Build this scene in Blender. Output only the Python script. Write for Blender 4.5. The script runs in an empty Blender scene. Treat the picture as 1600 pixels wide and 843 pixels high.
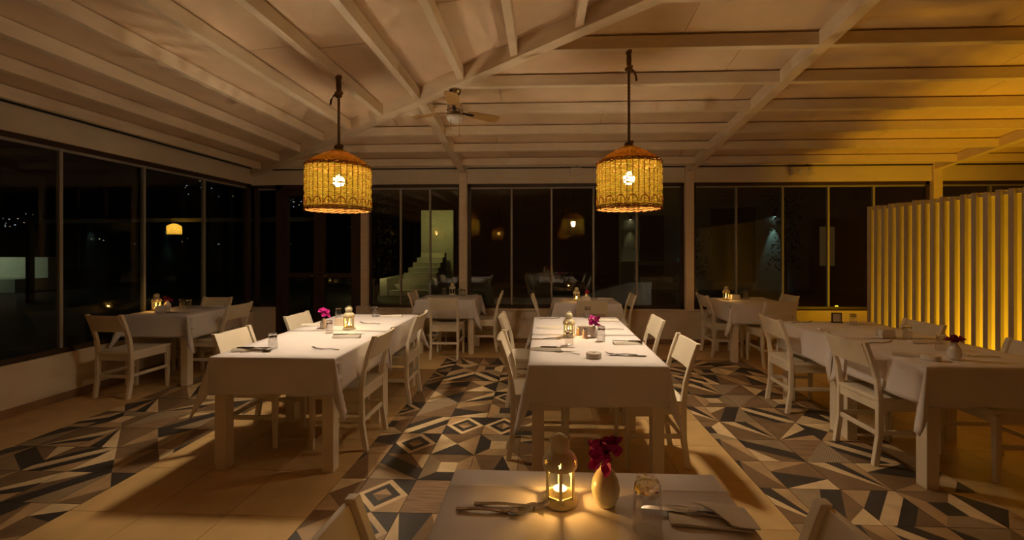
import bpy, bmesh, math, random
from mathutils import Vector, Matrix, Euler
PI = math.pi
R = math.radians
rnd = random.Random(7)
scene = bpy.context.scene
col = scene.collection

# ------------------------------------------------------------------ camera
cd = bpy.data.cameras.new('camera')
cam = bpy.data.objects.new('camera', cd)
col.objects.link(cam)
cam.location = (0, 0, 1.46)
cam.rotation_euler = (R(90), 0, R(2.4))
cd.sensor_width = 36
cd.lens = 36 * 650 / 1600
cd.shift_x = -21 / 1600
cd.shift_y = -33.5 / 1600
cd.clip_start = 0.05
cd.clip_end = 400
scene.camera = cam

# ------------------------------------------------------------------ world, exposure
w = bpy.data.worlds.new('night')
scene.world = w
w.use_nodes = True
bg = w.node_tree.nodes['Background']
bg.inputs[0].default_value = (0.10, 0.12, 0.2, 1)
bg.inputs[1].default_value = 0.004
scene.view_settings.view_transform = 'Standard'
scene.view_settings.look = 'None'
scene.view_settings.exposure = 0.0
scene.view_settings.gamma = 1.0
scene.cycles.use_denoising = True
scene.cycles.max_bounces = 10
scene.cycles.diffuse_bounces = 5
scene.cycles.transparent_max_bounces = 16
scene.cycles.sample_clamp_indirect = 4.0
scene.cycles.caustics_refractive = False
scene.cycles.caustics_reflective = False

BULB_W, BULB_COL = 285.0, (1.0, 0.75, 0.48)
REAR_W, REAR_COL = 40.0, (1.0, 0.47, 0.12)
CANDLE_W, CANDLE_COL = 1.5, (1.0, 0.45, 0.10)
UP_W, UP_COL = 34.0, (1.0, 0.50, 0.012)


def lamp(name, loc, power, color, radius, parent=None, spot=None, rot=None):
    l = bpy.data.lights.new(name, 'SPOT' if spot else 'POINT')
    l.energy = power
    l.color = color
    l.shadow_soft_size = radius
    if spot:
        l.spot_size = R(spot)
        l.spot_blend = 0.6
    o = bpy.data.objects.new(name, l)
    col.objects.link(o)
    o.location = loc
    if rot:
        o.rotation_euler = rot
    if parent:
        o.parent = parent
    return o


# ------------------------------------------------------------------ materials
def mat(name, color, rough=0.5, var=0.0, scale=8.0, bump=0.0, bscale=60.0, metal=0.0, spec=0.5, stretch=(1, 1, 1), rand=0.0, coord='Object'):
    m = bpy.data.materials.new(name)
    m.use_nodes = True
    nt = m.node_tree
    b = nt.nodes['Principled BSDF']
    b.inputs['Base Color'].default_value = (*color, 1)
    b.inputs['Roughness'].default_value = rough
    b.inputs['Metallic'].default_value = metal
    b.inputs['Specular IOR Level'].default_value = spec
    tc = nt.nodes.new('ShaderNodeTexCoord')
    mp = nt.nodes.new('ShaderNodeMapping')
    mp.inputs['Scale'].default_value = stretch
    nt.links.new(tc.outputs[coord], mp.inputs['Vector'])
    if rand:
        oi = nt.nodes.new('ShaderNodeObjectInfo')
        vm = nt.nodes.new('ShaderNodeVectorMath')
        vm.operation = 'SCALE'
        cx = nt.nodes.new('ShaderNodeCombineXYZ')
        for k in range(3):
            nt.links.new(oi.outputs['Random'], cx.inputs[k])
        nt.links.new(cx.outputs[0], vm.inputs[0])
        vm.inputs['Scale'].default_value = 37.0
        nt.links.new(vm.outputs[0], mp.inputs['Location'])
    if var or rand:
        n = nt.nodes.new('ShaderNodeTexNoise')
        n.inputs['Scale'].default_value = scale
        n.inputs['Detail'].default_value = 4
        nt.links.new(mp.outputs[0], n.inputs['Vector'])
        mr = nt.nodes.new('ShaderNodeMapRange')
        mr.inputs['From Min'].default_value = 0.3
        mr.inputs['From Max'].default_value = 0.7
        mr.inputs['To Min'].default_value = 1 - var
        mr.inputs['To Max'].default_value = 1 + var
        nt.links.new(n.outputs['Fac'], mr.inputs['Value'])
        fac = mr.outputs[0]
        if rand:
            m2 = nt.nodes.new('ShaderNodeMapRange')
            m2.inputs['To Min'].default_value = 1 - rand
            m2.inputs['To Max'].default_value = 1 + rand
            nt.links.new(oi.outputs['Random'], m2.inputs['Value'])
            mu = nt.nodes.new('ShaderNodeMath')
            mu.operation = 'MULTIPLY'
            nt.links.new(fac, mu.inputs[0])
            nt.links.new(m2.outputs[0], mu.inputs[1])
            fac = mu.outputs[0]
        hs = nt.nodes.new('ShaderNodeHueSaturation')
        hs.inputs['Color'].default_value = (*color, 1)
        nt.links.new(fac, hs.inputs['Value'])
        nt.links.new(hs.outputs[0], b.inputs['Base Color'])
    if bump:
        n2 = nt.nodes.new('ShaderNodeTexNoise')
        n2.inputs['Scale'].default_value = bscale
        n2.inputs['Detail'].default_value = 3
        nt.links.new(mp.outputs[0], n2.inputs['Vector'])
        bp = nt.nodes.new('ShaderNodeBump')
        bp.inputs['Strength'].default_value = bump
        bp.inputs['Distance'].default_value = 0.002
        nt.links.new(n2.outputs['Fac'], bp.inputs['Height'])
        nt.links.new(bp.outputs[0], b.inputs['Normal'])
    return m


def emis(name, color, strength):
    m = bpy.data.materials.new(name)
    m.use_nodes = True
    b = m.node_tree.nodes['Principled BSDF']
    b.inputs['Base Color'].default_value = (0.8, 0.8, 0.8, 1)
    b.inputs['Emission Color'].default_value = (*color, 1)
    b.inputs['Emission Strength'].default_value = strength
    return m


def window_glass(name, ior, tint):
    m = bpy.data.materials.new(name)
    m.use_nodes = True
    nt = m.node_tree
    out = nt.nodes['Material Output']
    nt.nodes.remove(nt.nodes['Principled BSDF'])
    t = nt.nodes.new('ShaderNodeBsdfTransparent')
    t.inputs[0].default_value = (*tint, 1)
    g = nt.nodes.new('ShaderNodeBsdfGlossy')
    g.inputs['Roughness'].default_value = 0.0
    f = nt.nodes.new('ShaderNodeFresnel')
    ge = nt.nodes.new('ShaderNodeNewGeometry')
    mr = nt.nodes.new('ShaderNodeMapRange')
    mr.inputs['To Min'].default_value = ior
    mr.inputs['To Max'].default_value = 1 / ior
    nt.links.new(ge.outputs['Backfacing'], mr.inputs['Value'])
    nt.links.new(mr.outputs[0], f.inputs[0])
    mx = nt.nodes.new('ShaderNodeMixShader')
    nt.links.new(f.outputs[0], mx.inputs[0])
    nt.links.new(t.outputs[0], mx.inputs[1])
    nt.links.new(g.outputs[0], mx.inputs[2])
    nt.links.new(mx.outputs[0], out.inputs[0])
    return m


def solid_glass(name, color=(1, 1, 1)):
    m = bpy.data.materials.new(name)
    m.use_nodes = True
    b = m.node_tree.nodes['Principled BSDF']
    b.inputs['Base Color'].default_value = (*color, 1)
    b.inputs['Roughness'].default_value = 0.02
    b.inputs['IOR'].default_value = 1.45
    b.inputs['Transmission Weight'].default_value = 1.0
    return m


def wicker(name, dif, tra, k):
    m = bpy.data.materials.new(name)
    m.use_nodes = True
    nt = m.node_tree
    out = nt.nodes['Material Output']
    nt.nodes.remove(nt.nodes['Principled BSDF'])
    tc = nt.nodes.new('ShaderNodeTexCoord')
    n = nt.nodes.new('ShaderNodeTexNoise')
    n.inputs['Scale'].default_value = 30
    n.inputs['Detail'].default_value = 3
    mp = nt.nodes.new('ShaderNodeMapping')
    mp.inputs['Scale'].default_value = (1, 1, 5)
    nt.links.new(tc.outputs['Object'], mp.inputs['Vector'])
    nt.links.new(mp.outputs[0], n.inputs['Vector'])
    rp = nt.nodes.new('ShaderNodeValToRGB')
    rp.color_ramp.elements[0].position = 0.3
    rp.color_ramp.elements[0].color = (tra[0] * 0.50, tra[1] * 0.38, tra[2] * 0.25, 1)
    rp.color_ramp.elements[1].position = 0.7
    rp.color_ramp.elements[1].color = (*tra, 1)
    nt.links.new(n.outputs['Fac'], rp.inputs[0])
    a = nt.nodes.new('ShaderNodeBsdfDiffuse')
    a.inputs[0].default_value = (*dif, 1)
    b = nt.nodes.new('ShaderNodeBsdfTranslucent')
    nt.links.new(rp.outputs[0], b.inputs[0])
    mx = nt.nodes.new('ShaderNodeMixShader')
    mx.inputs[0].default_value = k
    nt.links.new(a.outputs[0], mx.inputs[1])
    nt.links.new(b.outputs[0], mx.inputs[2])
    nt.links.new(mx.outputs[0], out.inputs[0])
    return m


def lined(name, c1, c2, scale, rot=0.0):
    m = mat(name, c1, 0.42)
    nt = m.node_tree
    b = nt.nodes['Principled BSDF']
    tc = nt.nodes.new('ShaderNodeTexCoord')
    mp = nt.nodes.new('ShaderNodeMapping')
    mp.inputs['Rotation'].default_value = (0, 0, rot)
    nt.links.new(tc.outputs['Object'], mp.inputs['Vector'])
    wv = nt.nodes.new('ShaderNodeTexWave')
    wv.inputs['Scale'].default_value = scale
    wv.inputs['Distortion'].default_value = 0.6
    nt.links.new(mp.outputs[0], wv.inputs['Vector'])
    mx = nt.nodes.new('ShaderNodeMix')
    mx.data_type = 'RGBA'
    mx.inputs['A'].default_value = (*c1, 1)
    mx.inputs['B'].default_value = (*c2, 1)
    nt.links.new(wv.outputs['Fac'], mx.inputs['Factor'])
    nt.links.new(mx.outputs['Result'], b.inputs['Base Color'])
    return m


M = {}
M['plaster'] = mat('plaster_cream', (0.76, 0.66, 0.52), 0.75, 0.05, 3, 0.25, 40)
M['ceiling'] = mat('ceiling_panel_cream', (0.74, 0.57, 0.40), 0.7, 0.08, 2.2, 0.15, 30, rand=0.05)
M['beam'] = mat('painted_beam_cream', (0.80, 0.67, 0.50), 0.6, 0.06, 5, 0.2, 25, stretch=(1, 1, 4))
M['brown'] = mat('dark_brown_frame', (0.05, 0.028, 0.018), 0.45, 0.15, 12, 0.2, 60)
M['alu'] = mat('grey_aluminium', (0.33, 0.32, 0.30), 0.45, 0.05, 20)
M['base'] = mat('brown_base_tile', (0.30, 0.19, 0.11), 0.4, 0.15, 6)
M['chair'] = mat('chair_white_paint', (0.82, 0.75, 0.61), 0.42, 0.05, 6, 0.15, 50, rand=0.04)
M['table'] = mat('table_white_paint', (0.80, 0.72, 0.58), 0.45, 0.04, 6, 0.12, 50)
M['cloth'] = mat('white_cotton_cloth', (0.81, 0.78, 0.80), 0.9, 0.03, 3, 0.35, 420, spec=0.1)
M['napkin'] = mat('cream_napkin', (0.80, 0.76, 0.68), 0.9, 0.04, 20, 0.4, 300, spec=0.1)
M['steel'] = mat('cutlery_steel', (0.42, 0.38, 0.34), 0.16, metal=1.0)
M['chrome'] = mat('chrome', (0.55, 0.52, 0.5), 0.12, metal=1.0)
M['black'] = mat('black_metal', (0.012, 0.012, 0.012), 0.4)
M['rope'] = mat('brown_rope', (0.16, 0.09, 0.04), 0.9, 0.3, 90, 0.8, 200)
M['blade'] = mat('fan_blade_wood', (0.42, 0.25, 0.08), 0.5, 0.15, 8, 0.2, 40, stretch=(1, 6, 1))
M['frost'] = mat('frosted_white_glass', (0.75, 0.72, 0.66), 0.35)
M['lantern'] = mat('cream_lantern_metal', (0.74, 0.68, 0.47), 0.35, 0.04, 20, 0.1, 80)
M['wax'] = mat('white_wax', (0.85, 0.78, 0.6), 0.5)
M['vase'] = mat('cream_ceramic', (0.78, 0.70, 0.48), 0.22, 0.03, 10)
M['vasew'] = mat('white_ceramic', (0.80, 0.76, 0.70), 0.25, 0.03, 10)
M['magenta'] = mat('magenta_bract', (0.55, 0.012, 0.30), 0.6, 0.35, 60, 0.3, 90)
M['darkred'] = mat('dark_red_petal', (0.30, 0.01, 0.05), 0.6, 0.3, 60, 0.3, 90)
M['stem'] = mat('dark_green_stem', (0.05, 0.07, 0.025), 0.7, 0.2, 40)
M['salt'] = mat('pink_salt', (0.75, 0.55, 0.45), 0.4)
M['pepper'] = mat('ground_pepper', (0.25, 0.17, 0.11), 0.6)
M['fin'] = mat('pale_screen_paint', (0.62, 0.56, 0.44), 0.6, 0.06, 5, 0.2, 20, stretch=(4, 4, 1), rand=0.05)
M['glass'] = window_glass('window_glass', 1.42, (.9, .93, .92))
M['coated'] = window_glass('coated_window_glass', 1.85, (.86, .89, .88))
M['thin'] = window_glass('thin_tumbler_glass', 2.0, (.96, .96, .96))
M['tumbler'] = solid_glass('clear_tumbler_glass')
M['wicker'] = wicker('woven_wicker', (0.50, 0.24, 0.06), (1.0, 0.97, 0.34), 0.94)
M['wickerd'] = wicker('dark_wicker', (0.26, 0.11, 0.03), (0.6, 0.25, 0.04), 0.15)
M['wickerc'] = wicker('crown_wicker', (0.42, 0.17, 0.04), (1.0, 0.74, 0.2), 0.80)
M['bulb'] = emis('lit_bulb', (1.0, 0.83, 0.5), 40)
M['bulbr'] = emis('lit_amber_bulb', (1.0, 0.6, 0.2), 25)
M['flame'] = emis('candle_flame', (1.0, 0.6, 0.18), 30)
M['grout'] = mat('grout', (0.20, 0.15, 0.10), 0.8, 0.1, 20)
M['plain'] = mat('sand_floor_tile', (0.66, 0.45, 0.20), 0.34, 0.10, 5, 0.1, 30, rand=0.07)
T_ = [('dark', (0.050, 0.043, 0.038)), ('cream', (0.72, 0.55, 0.32)), ('tan', (0.46, 0.31, 0.165)), ('brown', (0.22, 0.14, 0.075)), ('grey', (0.32, 0.24, 0.145))]
TM = [mat('tile_' + n, c, 0.42, 0.14, 9, 0.12, 40, rand=0.12) for n, c in T_]
TM.append(lined('tile_lines', (0.22, 0.16, 0.10), (0.46, 0.36, 0.25), 24, R(40)))
TM.append(mat('tile_wood', (0.26, 0.165, 0.095), 0.42, 0.3, 7, 0.1, 40, stretch=(1, 9, 1), rand=0.15))
# outdoors
M['ground'] = mat('dark_paving', (0.05, 0.05, 0.055), 0.7, 0.2, 2)
M['outwall'] = mat('outdoor_white_wall', (0.70, 0.69, 0.64), 0.8, 0.08, 2, 0.3, 30)
M['outdark'] = mat('outdoor_dark_wall', (0.10, 0.10, 0.09), 0.8, 0.1, 2)
M['town'] = emis('town_light', (1.0, 0.72, 0.4), 1.1)
M['townw'] = emis('town_light_white', (0.7, 0.85, 1.0), 1.0)
M['warmwin'] = emis('lit_curtained_window', (1.0, 0.55, 0.15), 0.035)
M['fixture'] = emis('fixture_lens_cool', (0.7, 1.0, 0.9), 3.0)
M['fixturew'] = emis('fixture_lens_warm', (1.0, 0.85, 0.45), 3.0)
M['upl'] = emis('yellow_lens', (1.0, 0.6, 0.05), 0.2)
M['leaf'] = mat('dark_leaf', (0.035, 0.06, 0.03), 0.7, 0.3, 12)
M['bark'] = mat('bark', (0.12, 0.09, 0.06), 0.9, 0.3, 20, 0.8, 30)


# ------------------------------------------------------------------ mesh helpers
class MB:
    def __init__(s):
        s.v, s.f, s.m, s.mi = [], [], [], 0

    def add(s, vs, fs):
        n = len(s.v)
        s.v += [tuple(p) for p in vs]
        for f in fs:
            s.f.append([i + n for i in f])
            s.m.append(s.mi)
        return s

    def box(s, x0, y0, z0, x1, y1, z1):
        return s.add([(x0, y0, z0), (x1, y0, z0), (x1, y1, z0), (x0, y1, z0), (x0, y0, z1), (x1, y0, z1), (x1, y1, z1), (x0, y1, z1)],
                     [(0, 3, 2, 1), (4, 5, 6, 7), (0, 1, 5, 4), (1, 2, 6, 5), (2, 3, 7, 6), (3, 0, 4, 7)])

    def loft(s, rings, cap=True, closed=False):
        n = len(rings[0])
        vs = [p for r in rings for p in r]
        fs = []
        k = len(rings)
        for i in range(k if closed else k - 1):
            a, b = i * n, ((i + 1) % k) * n
            for j in range(n):
                fs.append((a + j, a + (j + 1) % n, b + (j + 1) % n, b + j))
        if cap and not closed:
            fs.append(tuple(range(n))[::-1])
            fs.append(tuple((k - 1) * n + j for j in range(n)))
        return s.add(vs, fs)

    def bar(s, p, q, wd, h, up=(0, 0, 1)):
        p, q = Vector(p), Vector(q)
        d = (q - p).normalized()
        side = d.cross(Vector(up)).normalized()
        u = side.cross(d)
        rings = []
        for c in (p, q):
            rings.append([c + side * a * wd / 2 + u * b * h / 2 for a, b in ((-1, -1), (1, -1), (1, 1), (-1, 1))])
        return s.loft(rings)

    def tube(s, pts, r, n=6, closed=False, flat=1.0):
        pts = [Vector(p) for p in pts]
        rings = []
        k = len(pts)
        for i, p in enumerate(pts):
            a = pts[(i - 1) % k] if (closed or i > 0) else p
            b = pts[(i + 1) % k] if (closed or i < k - 1) else p
            d = (b - a).normalized()
            up = Vector((0, 0, 1)) if abs(d.z) < 0.9 else Vector((1, 0, 0))
            x = d.cross(up).normalized()
            y = x.cross(d)
            rr = r[i] if isinstance(r, (list, tuple)) else r
            rings.append([p + x * rr * flat * math.cos(2 * PI * j / n) + y * rr * math.sin(2 * PI * j / n) for j in range(n)])
        return s.loft(rings, closed=closed)

    def lathe(s, prof, n=24, c=(0, 0, 0), ph=0.0, cap=True):
        rings = [[(c[0] + r * math.cos(ph + 2 * PI * j / n), c[1] + r * math.sin(ph + 2 * PI * j / n), c[2] + z) for j in range(n)] for r, z in prof]
        return s.loft(rings, cap=cap)

    def prism(s, poly, z0, z1):
        n = len(poly)
        vs = [(p[0], p[1], z0 if len(p) < 3 else p[2]) for p in poly] + [(p[0], p[1], z1 if len(p) < 3 else p[2] + (z1 - z0)) for p in poly]
        fs = [tuple(range(n))[::-1], tuple(n + i for i in range(n))] + [(i, (i + 1) % n, n + (i + 1) % n, n + i) for i in range(n)]
        return s.add(vs, fs)

    def grid(s, fn, nu, nv):
        vs = [fn(i, j) for j in range(nv) for i in range(nu)]
        fs = [(j * nu + i, j * nu + i + 1, (j + 1) * nu + i + 1, (j + 1) * nu + i) for j in range(nv - 1) for i in range(nu - 1)]
        return s.add(vs, fs)

    def xf(s, mtx):
        s.v = [tuple(mtx @ Vector(p)) for p in s.v]
        return s

    def mesh(s, name, mats, smooth=False, bevel=0.0, auto=None):
        me = bpy.data.meshes.new(name)
        me.from_pydata(s.v, [], s.f)
        for m in (mats if isinstance(mats, (list, tuple)) else [mats]):
            me.materials.append(m)
        if len(me.materials) > 1:
            me.polygons.foreach_set('material_index', s.m)
        bm = bmesh.new()
        bm.from_mesh(me)
        bmesh.ops.recalc_face_normals(bm, faces=bm.faces)
        if bevel:
            es = [e for e in bm.edges if len(e.link_faces) == 2 and e.calc_face_angle(0) > 0.6]
            bmesh.ops.bevel(bm, geom=es, offset=bevel, segments=2, affect='EDGES', profile=0.6)
        bm.to_mesh(me)
        bm.free()
        if smooth:
            for p in me.polygons:
                p.use_smooth = True
            if auto:
                me.set_sharp_from_angle(angle=R(auto))
        return me

    def build(s, name, mats, parent=None, smooth=False, bevel=0.0, auto=None):
        o = bpy.data.objects.new(name, s.mesh(name, mats, smooth, bevel, auto))
        col.objects.link(o)
        if parent:
            o.parent = parent
        return o


def link_mesh(name, me, parent=None, loc=(0, 0, 0), rz=0.0):
    o = bpy.data.objects.new(name, me)
    col.objects.link(o)
    o.location = loc
    o.rotation_euler = (0, 0, rz)
    if parent:
        o.parent = parent
    return o


def tag(o, label, cat, group=None):
    o['label'] = label
    o['category'] = cat
    if group:
        o['group'] = group
    return o


def empty(name, loc=(0, 0, 0), rz=0.0):
    o = bpy.data.objects.new(name, None)
    o.empty_display_size = 0.1
    col.objects.link(o)
    o.location = loc
    o.rotation_euler = (0, 0, rz)
    return o


def thing(name, label, cat, loc=(0, 0, 0), rz=0.0, group=None):
    return tag(empty(name, loc, rz), label, cat, group)


def dup(o, loc=None, rz=None, parent=None):
    c = o.copy()
    col.objects.link(c)
    if parent:
        c.parent = parent
    if loc is not None:
        c.location = loc
    if rz is not None:
        c.rotation_euler = (0, 0, rz)
    for ch in list(o.children):
        dup(ch, parent=c)
    return c


def struct(o):
    o['kind'] = 'structure'
    return o


def clip(poly, f):
    """keep the part of a 2-D polygon where f(p) >= 0 (f is linear)"""
    out = []
    for i in range(len(poly)):
        a, b = poly[i], poly[(i + 1) % len(poly)]
        fa, fb = f(a), f(b)
        if fa >= 0:
            out.append(a)
        if (fa > 0 and fb < 0) or (fa < 0 and fb > 0):
            t = fa / (fa - fb)
            out.append((a[0] + (b[0] - a[0]) * t, a[1] + (b[1] - a[1]) * t))
    return out


# ------------------------------------------------------------------ dimensions of the room
XL, XR, YB, YF = -4.62, 9.0, 6.45, -6.45
ZE = 2.75                    # eave
ML, MBK = 0.096, 0.143       # slopes of the left and the back side of the hipped roof
SILL_B, SILL_L = 0.50, 0.45
HEAD = 2.47

# ------------------------------------------------------------------ floor
fb = MB()
fb.box(XL - .2, YF - .2, -0.20, XR + .2, YB + .2, -0.005)
floor = struct(fb.build('floor', M['grout']))


def bands(t0, t1):
    p = [(0, 0), (1, 0), (1, 1), (0, 1)]
    return clip(clip(p, lambda q: q[0] + q[1] - t0), lambda q: t1 - q[0] - q[1])


def dia(r):
    return [(.5 + r, .5), (.5, .5 + r), (.5 - r, .5), (.5, .5 - r)]


def ring(r0, r1):
    a, b = dia(r0), dia(r1)
    return [[a[i], a[(i + 1) % 4], b[(i + 1) % 4], b[i]] for i in range(4)]


DK, CR, TN, BR, GY, LN, WD = range(7)
DES = []
d = [([(0, 0), (.5, 0), (0, .5)], DK), ([(.5, 0), (1, 0), (1, .5)], BR), ([(1, .5), (1, 1), (.5, 1)], DK), ([(.5, 1), (0, 1), (0, .5)], TN)]
d += [(q, CR) for q in ring(.5, .36)] + [(q, DK) for q in ring(.36, .19)]
d += [([(.31, .5), (.5, .31), (.69, .5)], TN), ([(.31, .5), (.69, .5), (.5, .69)], BR)]
DES.append(d)
c5 = (.5, .5)
DES.append([([(0, 0), (1, 0), c5], DK), ([(1, 0), (1, 1), c5], TN), ([(1, 1), (0, 1), c5], BR), ([(0, 1), (0, 0), c5], CR)])
P_, Q_, R_, S_ = (.3, .3), (.68, .3), (.68, .68), (.3, .68)
DES.append([([P_, Q_, R_, S_], CR), ([(0, 0), (1, 0), Q_, P_], TN), ([(1, 0), (1, 1), R_, Q_], BR), ([(1, 1), (0, 1), S_, R_], GY), ([(0, 1), (0, 0), P_, S_], DK)])
DES.append([([(0, 0), (1, .35), (0, .6)], DK), ([(0, 0), (1, 0), (1, .35)], CR), ([(0, .6), (1, .35), (1, 1)], BR), ([(0, .6), (1, 1), (0, 1)], TN)])
DES.append([(bands(0, .5), BR), (bands(.5, .8), DK), (bands(.8, 1.12), CR), (bands(1.12, 1.45), DK), (bands(1.45, 2), TN)])
DES.append([([(0, 0), (1, 0), (1, 1)], WD), ([(0, 0), (1, 1), (0, 1)], LN)])
DES.append([([(0, 0), (.4, 0), (1, 1), (.6, 1)], DK), ([(.4, 0), (1, 0), (1, .45)], CR), ([(.4, 0), (1, .45), (1, 1)], BR), ([(0, 0), (.6, 1), (0, 1)], GY)])
DES.append([([(0, 0), (1, 0), (1, 1), (0, 1)], WD)])
DES.append([([(0, 0), (1, 0), (.5, .5)], CR), ([(0, 0), (.5, .5), (0, 1)], GY), ([(1, 0), (1, 1), (.5, .5)], LN), ([(0, 1), (.5, .5), (1, 1)], DK)])
DES.append([([(0, 0), (1, 0), (1, .3)], TN), ([(0, 0), (1, .3), (1, .62)], DK), ([(0, 0), (1, .62), (1, 1)], CR), ([(0, 0), (1, 1), (0, 1)], BR)])
P2 = [(.3, .3), (.68, .3), (.68, .68), (.3, .68)]
DES.append([(P2, DK), ([(0, 0), (1, 0), P2[1], P2[0]], GY), ([(1, 0), (1, 1), P2[2], P2[1]], CR), ([(1, 1), (0, 1), P2[3], P2[2]], BR), ([(0, 1), (0, 0), P2[0], P2[3]], TN)])

TW, TD, GAP = 0.313, 0.327, 0.0016
TILE_MESH = {}


def tile_mesh(k, rot, half, w_, d_):
    key = (k, rot, half)
    if key in TILE_MESH:
        return TILE_MESH[key]
    b = MB()
    for poly, c in DES[k]:
        q = poly
        for _ in range(rot):
            q = [(1 - y, x) for x, y in q]
        if half == 1:
            q = clip(q, lambda p: p[0] - .5)
            q = [((x - .5) * 2, y) for x, y in q]
        if half == 2:
            q = clip(q, lambda p: .5 - p[0])
            q = [(x * 2, y) for x, y in q]
        if len(q) < 3:
            continue
        b.mi = c
        b.add([(GAP + x * (w_ - 2 * GAP) - w_ / 2, GAP + y * (d_ - 2 * GAP) - d_ / 2, 0) for x, y in q], [tuple(range(len(q)))])
    b.mi = DK
    x0, x1, y0, y1 = GAP - w_ / 2, w_ / 2 - GAP, GAP - d_ / 2, d_ / 2 - GAP
    for p, q in (((x0, y0), (x1, y0)), ((x1, y0), (x1, y1)), ((x1, y1), (x0, y1)), ((x0, y1), (x0, y0))):
        b.add([(*p, -0.006), (*q, -0.006), (*q, 0), (*p, 0)], [(0, 1, 2, 3)])
    me = bpy.data.meshes.new('tile')
    me.from_pydata(b.v, [], b.f)
    for m_ in TM:
        me.materials.append(m_)
    me.polygons.foreach_set('material_index', b.m)
    bm = bmesh.new(); bm.from_mesh(me)
    for f_ in bm.faces:
        if abs(f_.normal.z) > .5 and f_.normal.z < 0:
            f_.normal_flip()
    bm.to_mesh(me); bm.free()
    TILE_MESH[key] = me
    return me


rest = MB()          # tiles behind the camera, past the range where they can be told apart


def add_rest(x0, y0, x1, y1, mi):
    rest.mi = mi
    rest.box(x0 + GAP, y0 + GAP, -0.006, x1 - GAP, y1 - GAP, 0.0)


STRIPS = [(-3.92, 'left'), (-1.28, 'mid'), (1.32, 'right')]
Y0T = 2.925
fixed = {(0, 1): (0, 0), (1, 2): (0, 0), (1, 3): (0, 1), (1, 1): (4, 3), (0, 2): (1, 0), (0, 3): (2, 0), (-1, 2): (2, 1), (-1, 1): (6, 1), (-2, 1): (0, 2), (-2, 2): (7, 0), (2, 1): (5, 0), (2, 3): (10, 0), (3, 2): (9, 0), (1, 4): (0, 2), (-1, 3): (3, 1)}
for x_strip, sname in STRIPS:
    trn = random.Random({'left': 4, 'mid': 11, 'right': 23}[sname])
    pool = [3, 6, 9, 2, 10, 5, 8, 6, 3, 1, 4] if sname != 'mid' else [0, 1, 2, 4, 5, 6, 8, 0, 3, 10, 9]
    edges = [(x_strip, .17, 1)] + [(x_strip + .17 + TW * i, TW, 0) for i in range(3)] + [(x_strip + .17 + 3 * TW, .171, 2)]
    for r in range(-28, 8):
        y = Y0T + TD * r
        for ci, (x, wd, half) in enumerate(edges):
            k, ro = trn.choice(pool), trn.randrange(4)
            if sname == 'mid' and (r, ci) in fixed:
                k, ro = fixed[(r, ci)]
            if y + TD > 2.02 and not (sname == 'left' and y < 1.9):
                me = tile_mesh(k, ro, half, wd, TD)
                link_mesh('tile', me, floor, (x + wd / 2, y + TD / 2, 0))
            elif y > YF:
                add_rest(x, y, x + wd, y + TD, [DK, CR, TN, BR, GY][trn.randrange(5)] + 1)
YEND = Y0T + TD * 8          # the patterned strips end here

PLAIN = {}


def plain_tile(x0, y0, x1, y1, single):
    if not single:
        add_rest(x0, y0, x1, y1, 0)
        return
    key = (round(x1 - x0, 3), round(y1 - y0, 3))
    if key not in PLAIN:
        PLAIN[key] = MB().box(-key[0] / 2 + GAP, -key[1] / 2 + GAP, -0.006, key[0] / 2 - GAP, key[1] / 2 - GAP, 0).mesh('tile', M['plain'])
    link_mesh('tile', PLAIN[key], floor, ((x0 + x1) / 2, (y0 + y1) / 2, 0))


PD = 0.46
gaps = [(XL, -3.92, 2), (-2.64, -1.28, 3), (0, 1.32, 3), (2.60, 3.92, 3), (3.92, XR, 11)]
for gx0, gx1, n in gaps:
    for i in range(n):
        xa, xb = gx0 + (gx1 - gx0) * i / n, gx0 + (gx1 - gx0) * (i + 1) / n
        y = 2.21 + PD * 7
        y = YEND
        ys = [YEND]
        yy = 2.672 + PD * 6
        while yy > YF:
            if yy < YEND - 0.02:
                ys.append(yy)
            yy -= PD
        ys.append(YF)
        for a, b_ in zip(ys, ys[1:]):
            plain_tile(xa, b_, xb, a, a > 2.1 and xb < 4.4 and -0.9 * a - 0.5 < xb * .72)
x = XL
while x < XR - .05:
    xb = min(x + .44, XR)
    for ya, yb in ((YEND, YEND + .46), (YEND + .46, YB)):
        plain_tile(x, ya, xb, yb, xb < 4.4)
    x = xb
ro = rest.build('floor_tiles', [M['plain']] + TM[:5], floor)
ro['kind'] = 'stuff'


# ------------------------------------------------------------------ walls, posts, windows
wb = MB()
wb.box(XL - .16, YB, 0, -4.25, YB + .16, SILL_B)
wb.box(-2.86, YB, 0, XR, YB + .16, SILL_B)
wall_back = struct(wb.build('wall_back', M['plaster']))
MB().box(XL - .16, YB, HEAD, XR, YB + .16, ZE).build('beam', M['plaster'], wall_back, bevel=.004)
for a, b_ in ((XL - .16, -4.25), (-2.86, XR)):
    MB().box(a, YB - .03, SILL_B, b_, YB + .16, SILL_B + .03).build('sill', M['plaster'], wall_back, bevel=.006)
POSTS = [(-2.86, -2.75), (-1.30, -1.18), (2.165, 2.295), (5.79, 5.92)]
for a, b_ in POSTS:
    MB().box(a, YB - .035, SILL_B + .03, b_, YB + .12, HEAD + .3).build('post', M['beam'], wall_back, bevel=.005)
MB().box(-2.92, YB - .07, 0, -2.72, YB + .02, SILL_B + .06).build('pedestal', M['plaster'], wall_back, bevel=.006)
wl = MB().box(XL - .16, YF, 0, XL, YB, SILL_L)
wall_left = struct(wl.build('wall_left', M['plaster']))
MB().box(XL - .16, YF, HEAD + .01, XL, YB, ZE).build('beam', M['plaster'], wall_left, bevel=.004)
wf = MB().box(XL - .16, YF - .16, 0, XR, YF, 3.8)
struct(wf.build('wall_front', M['plaster']))
wr = MB().box(XR, YF - .16, 0, XR + .16, YB + .16, 3.8)
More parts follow.
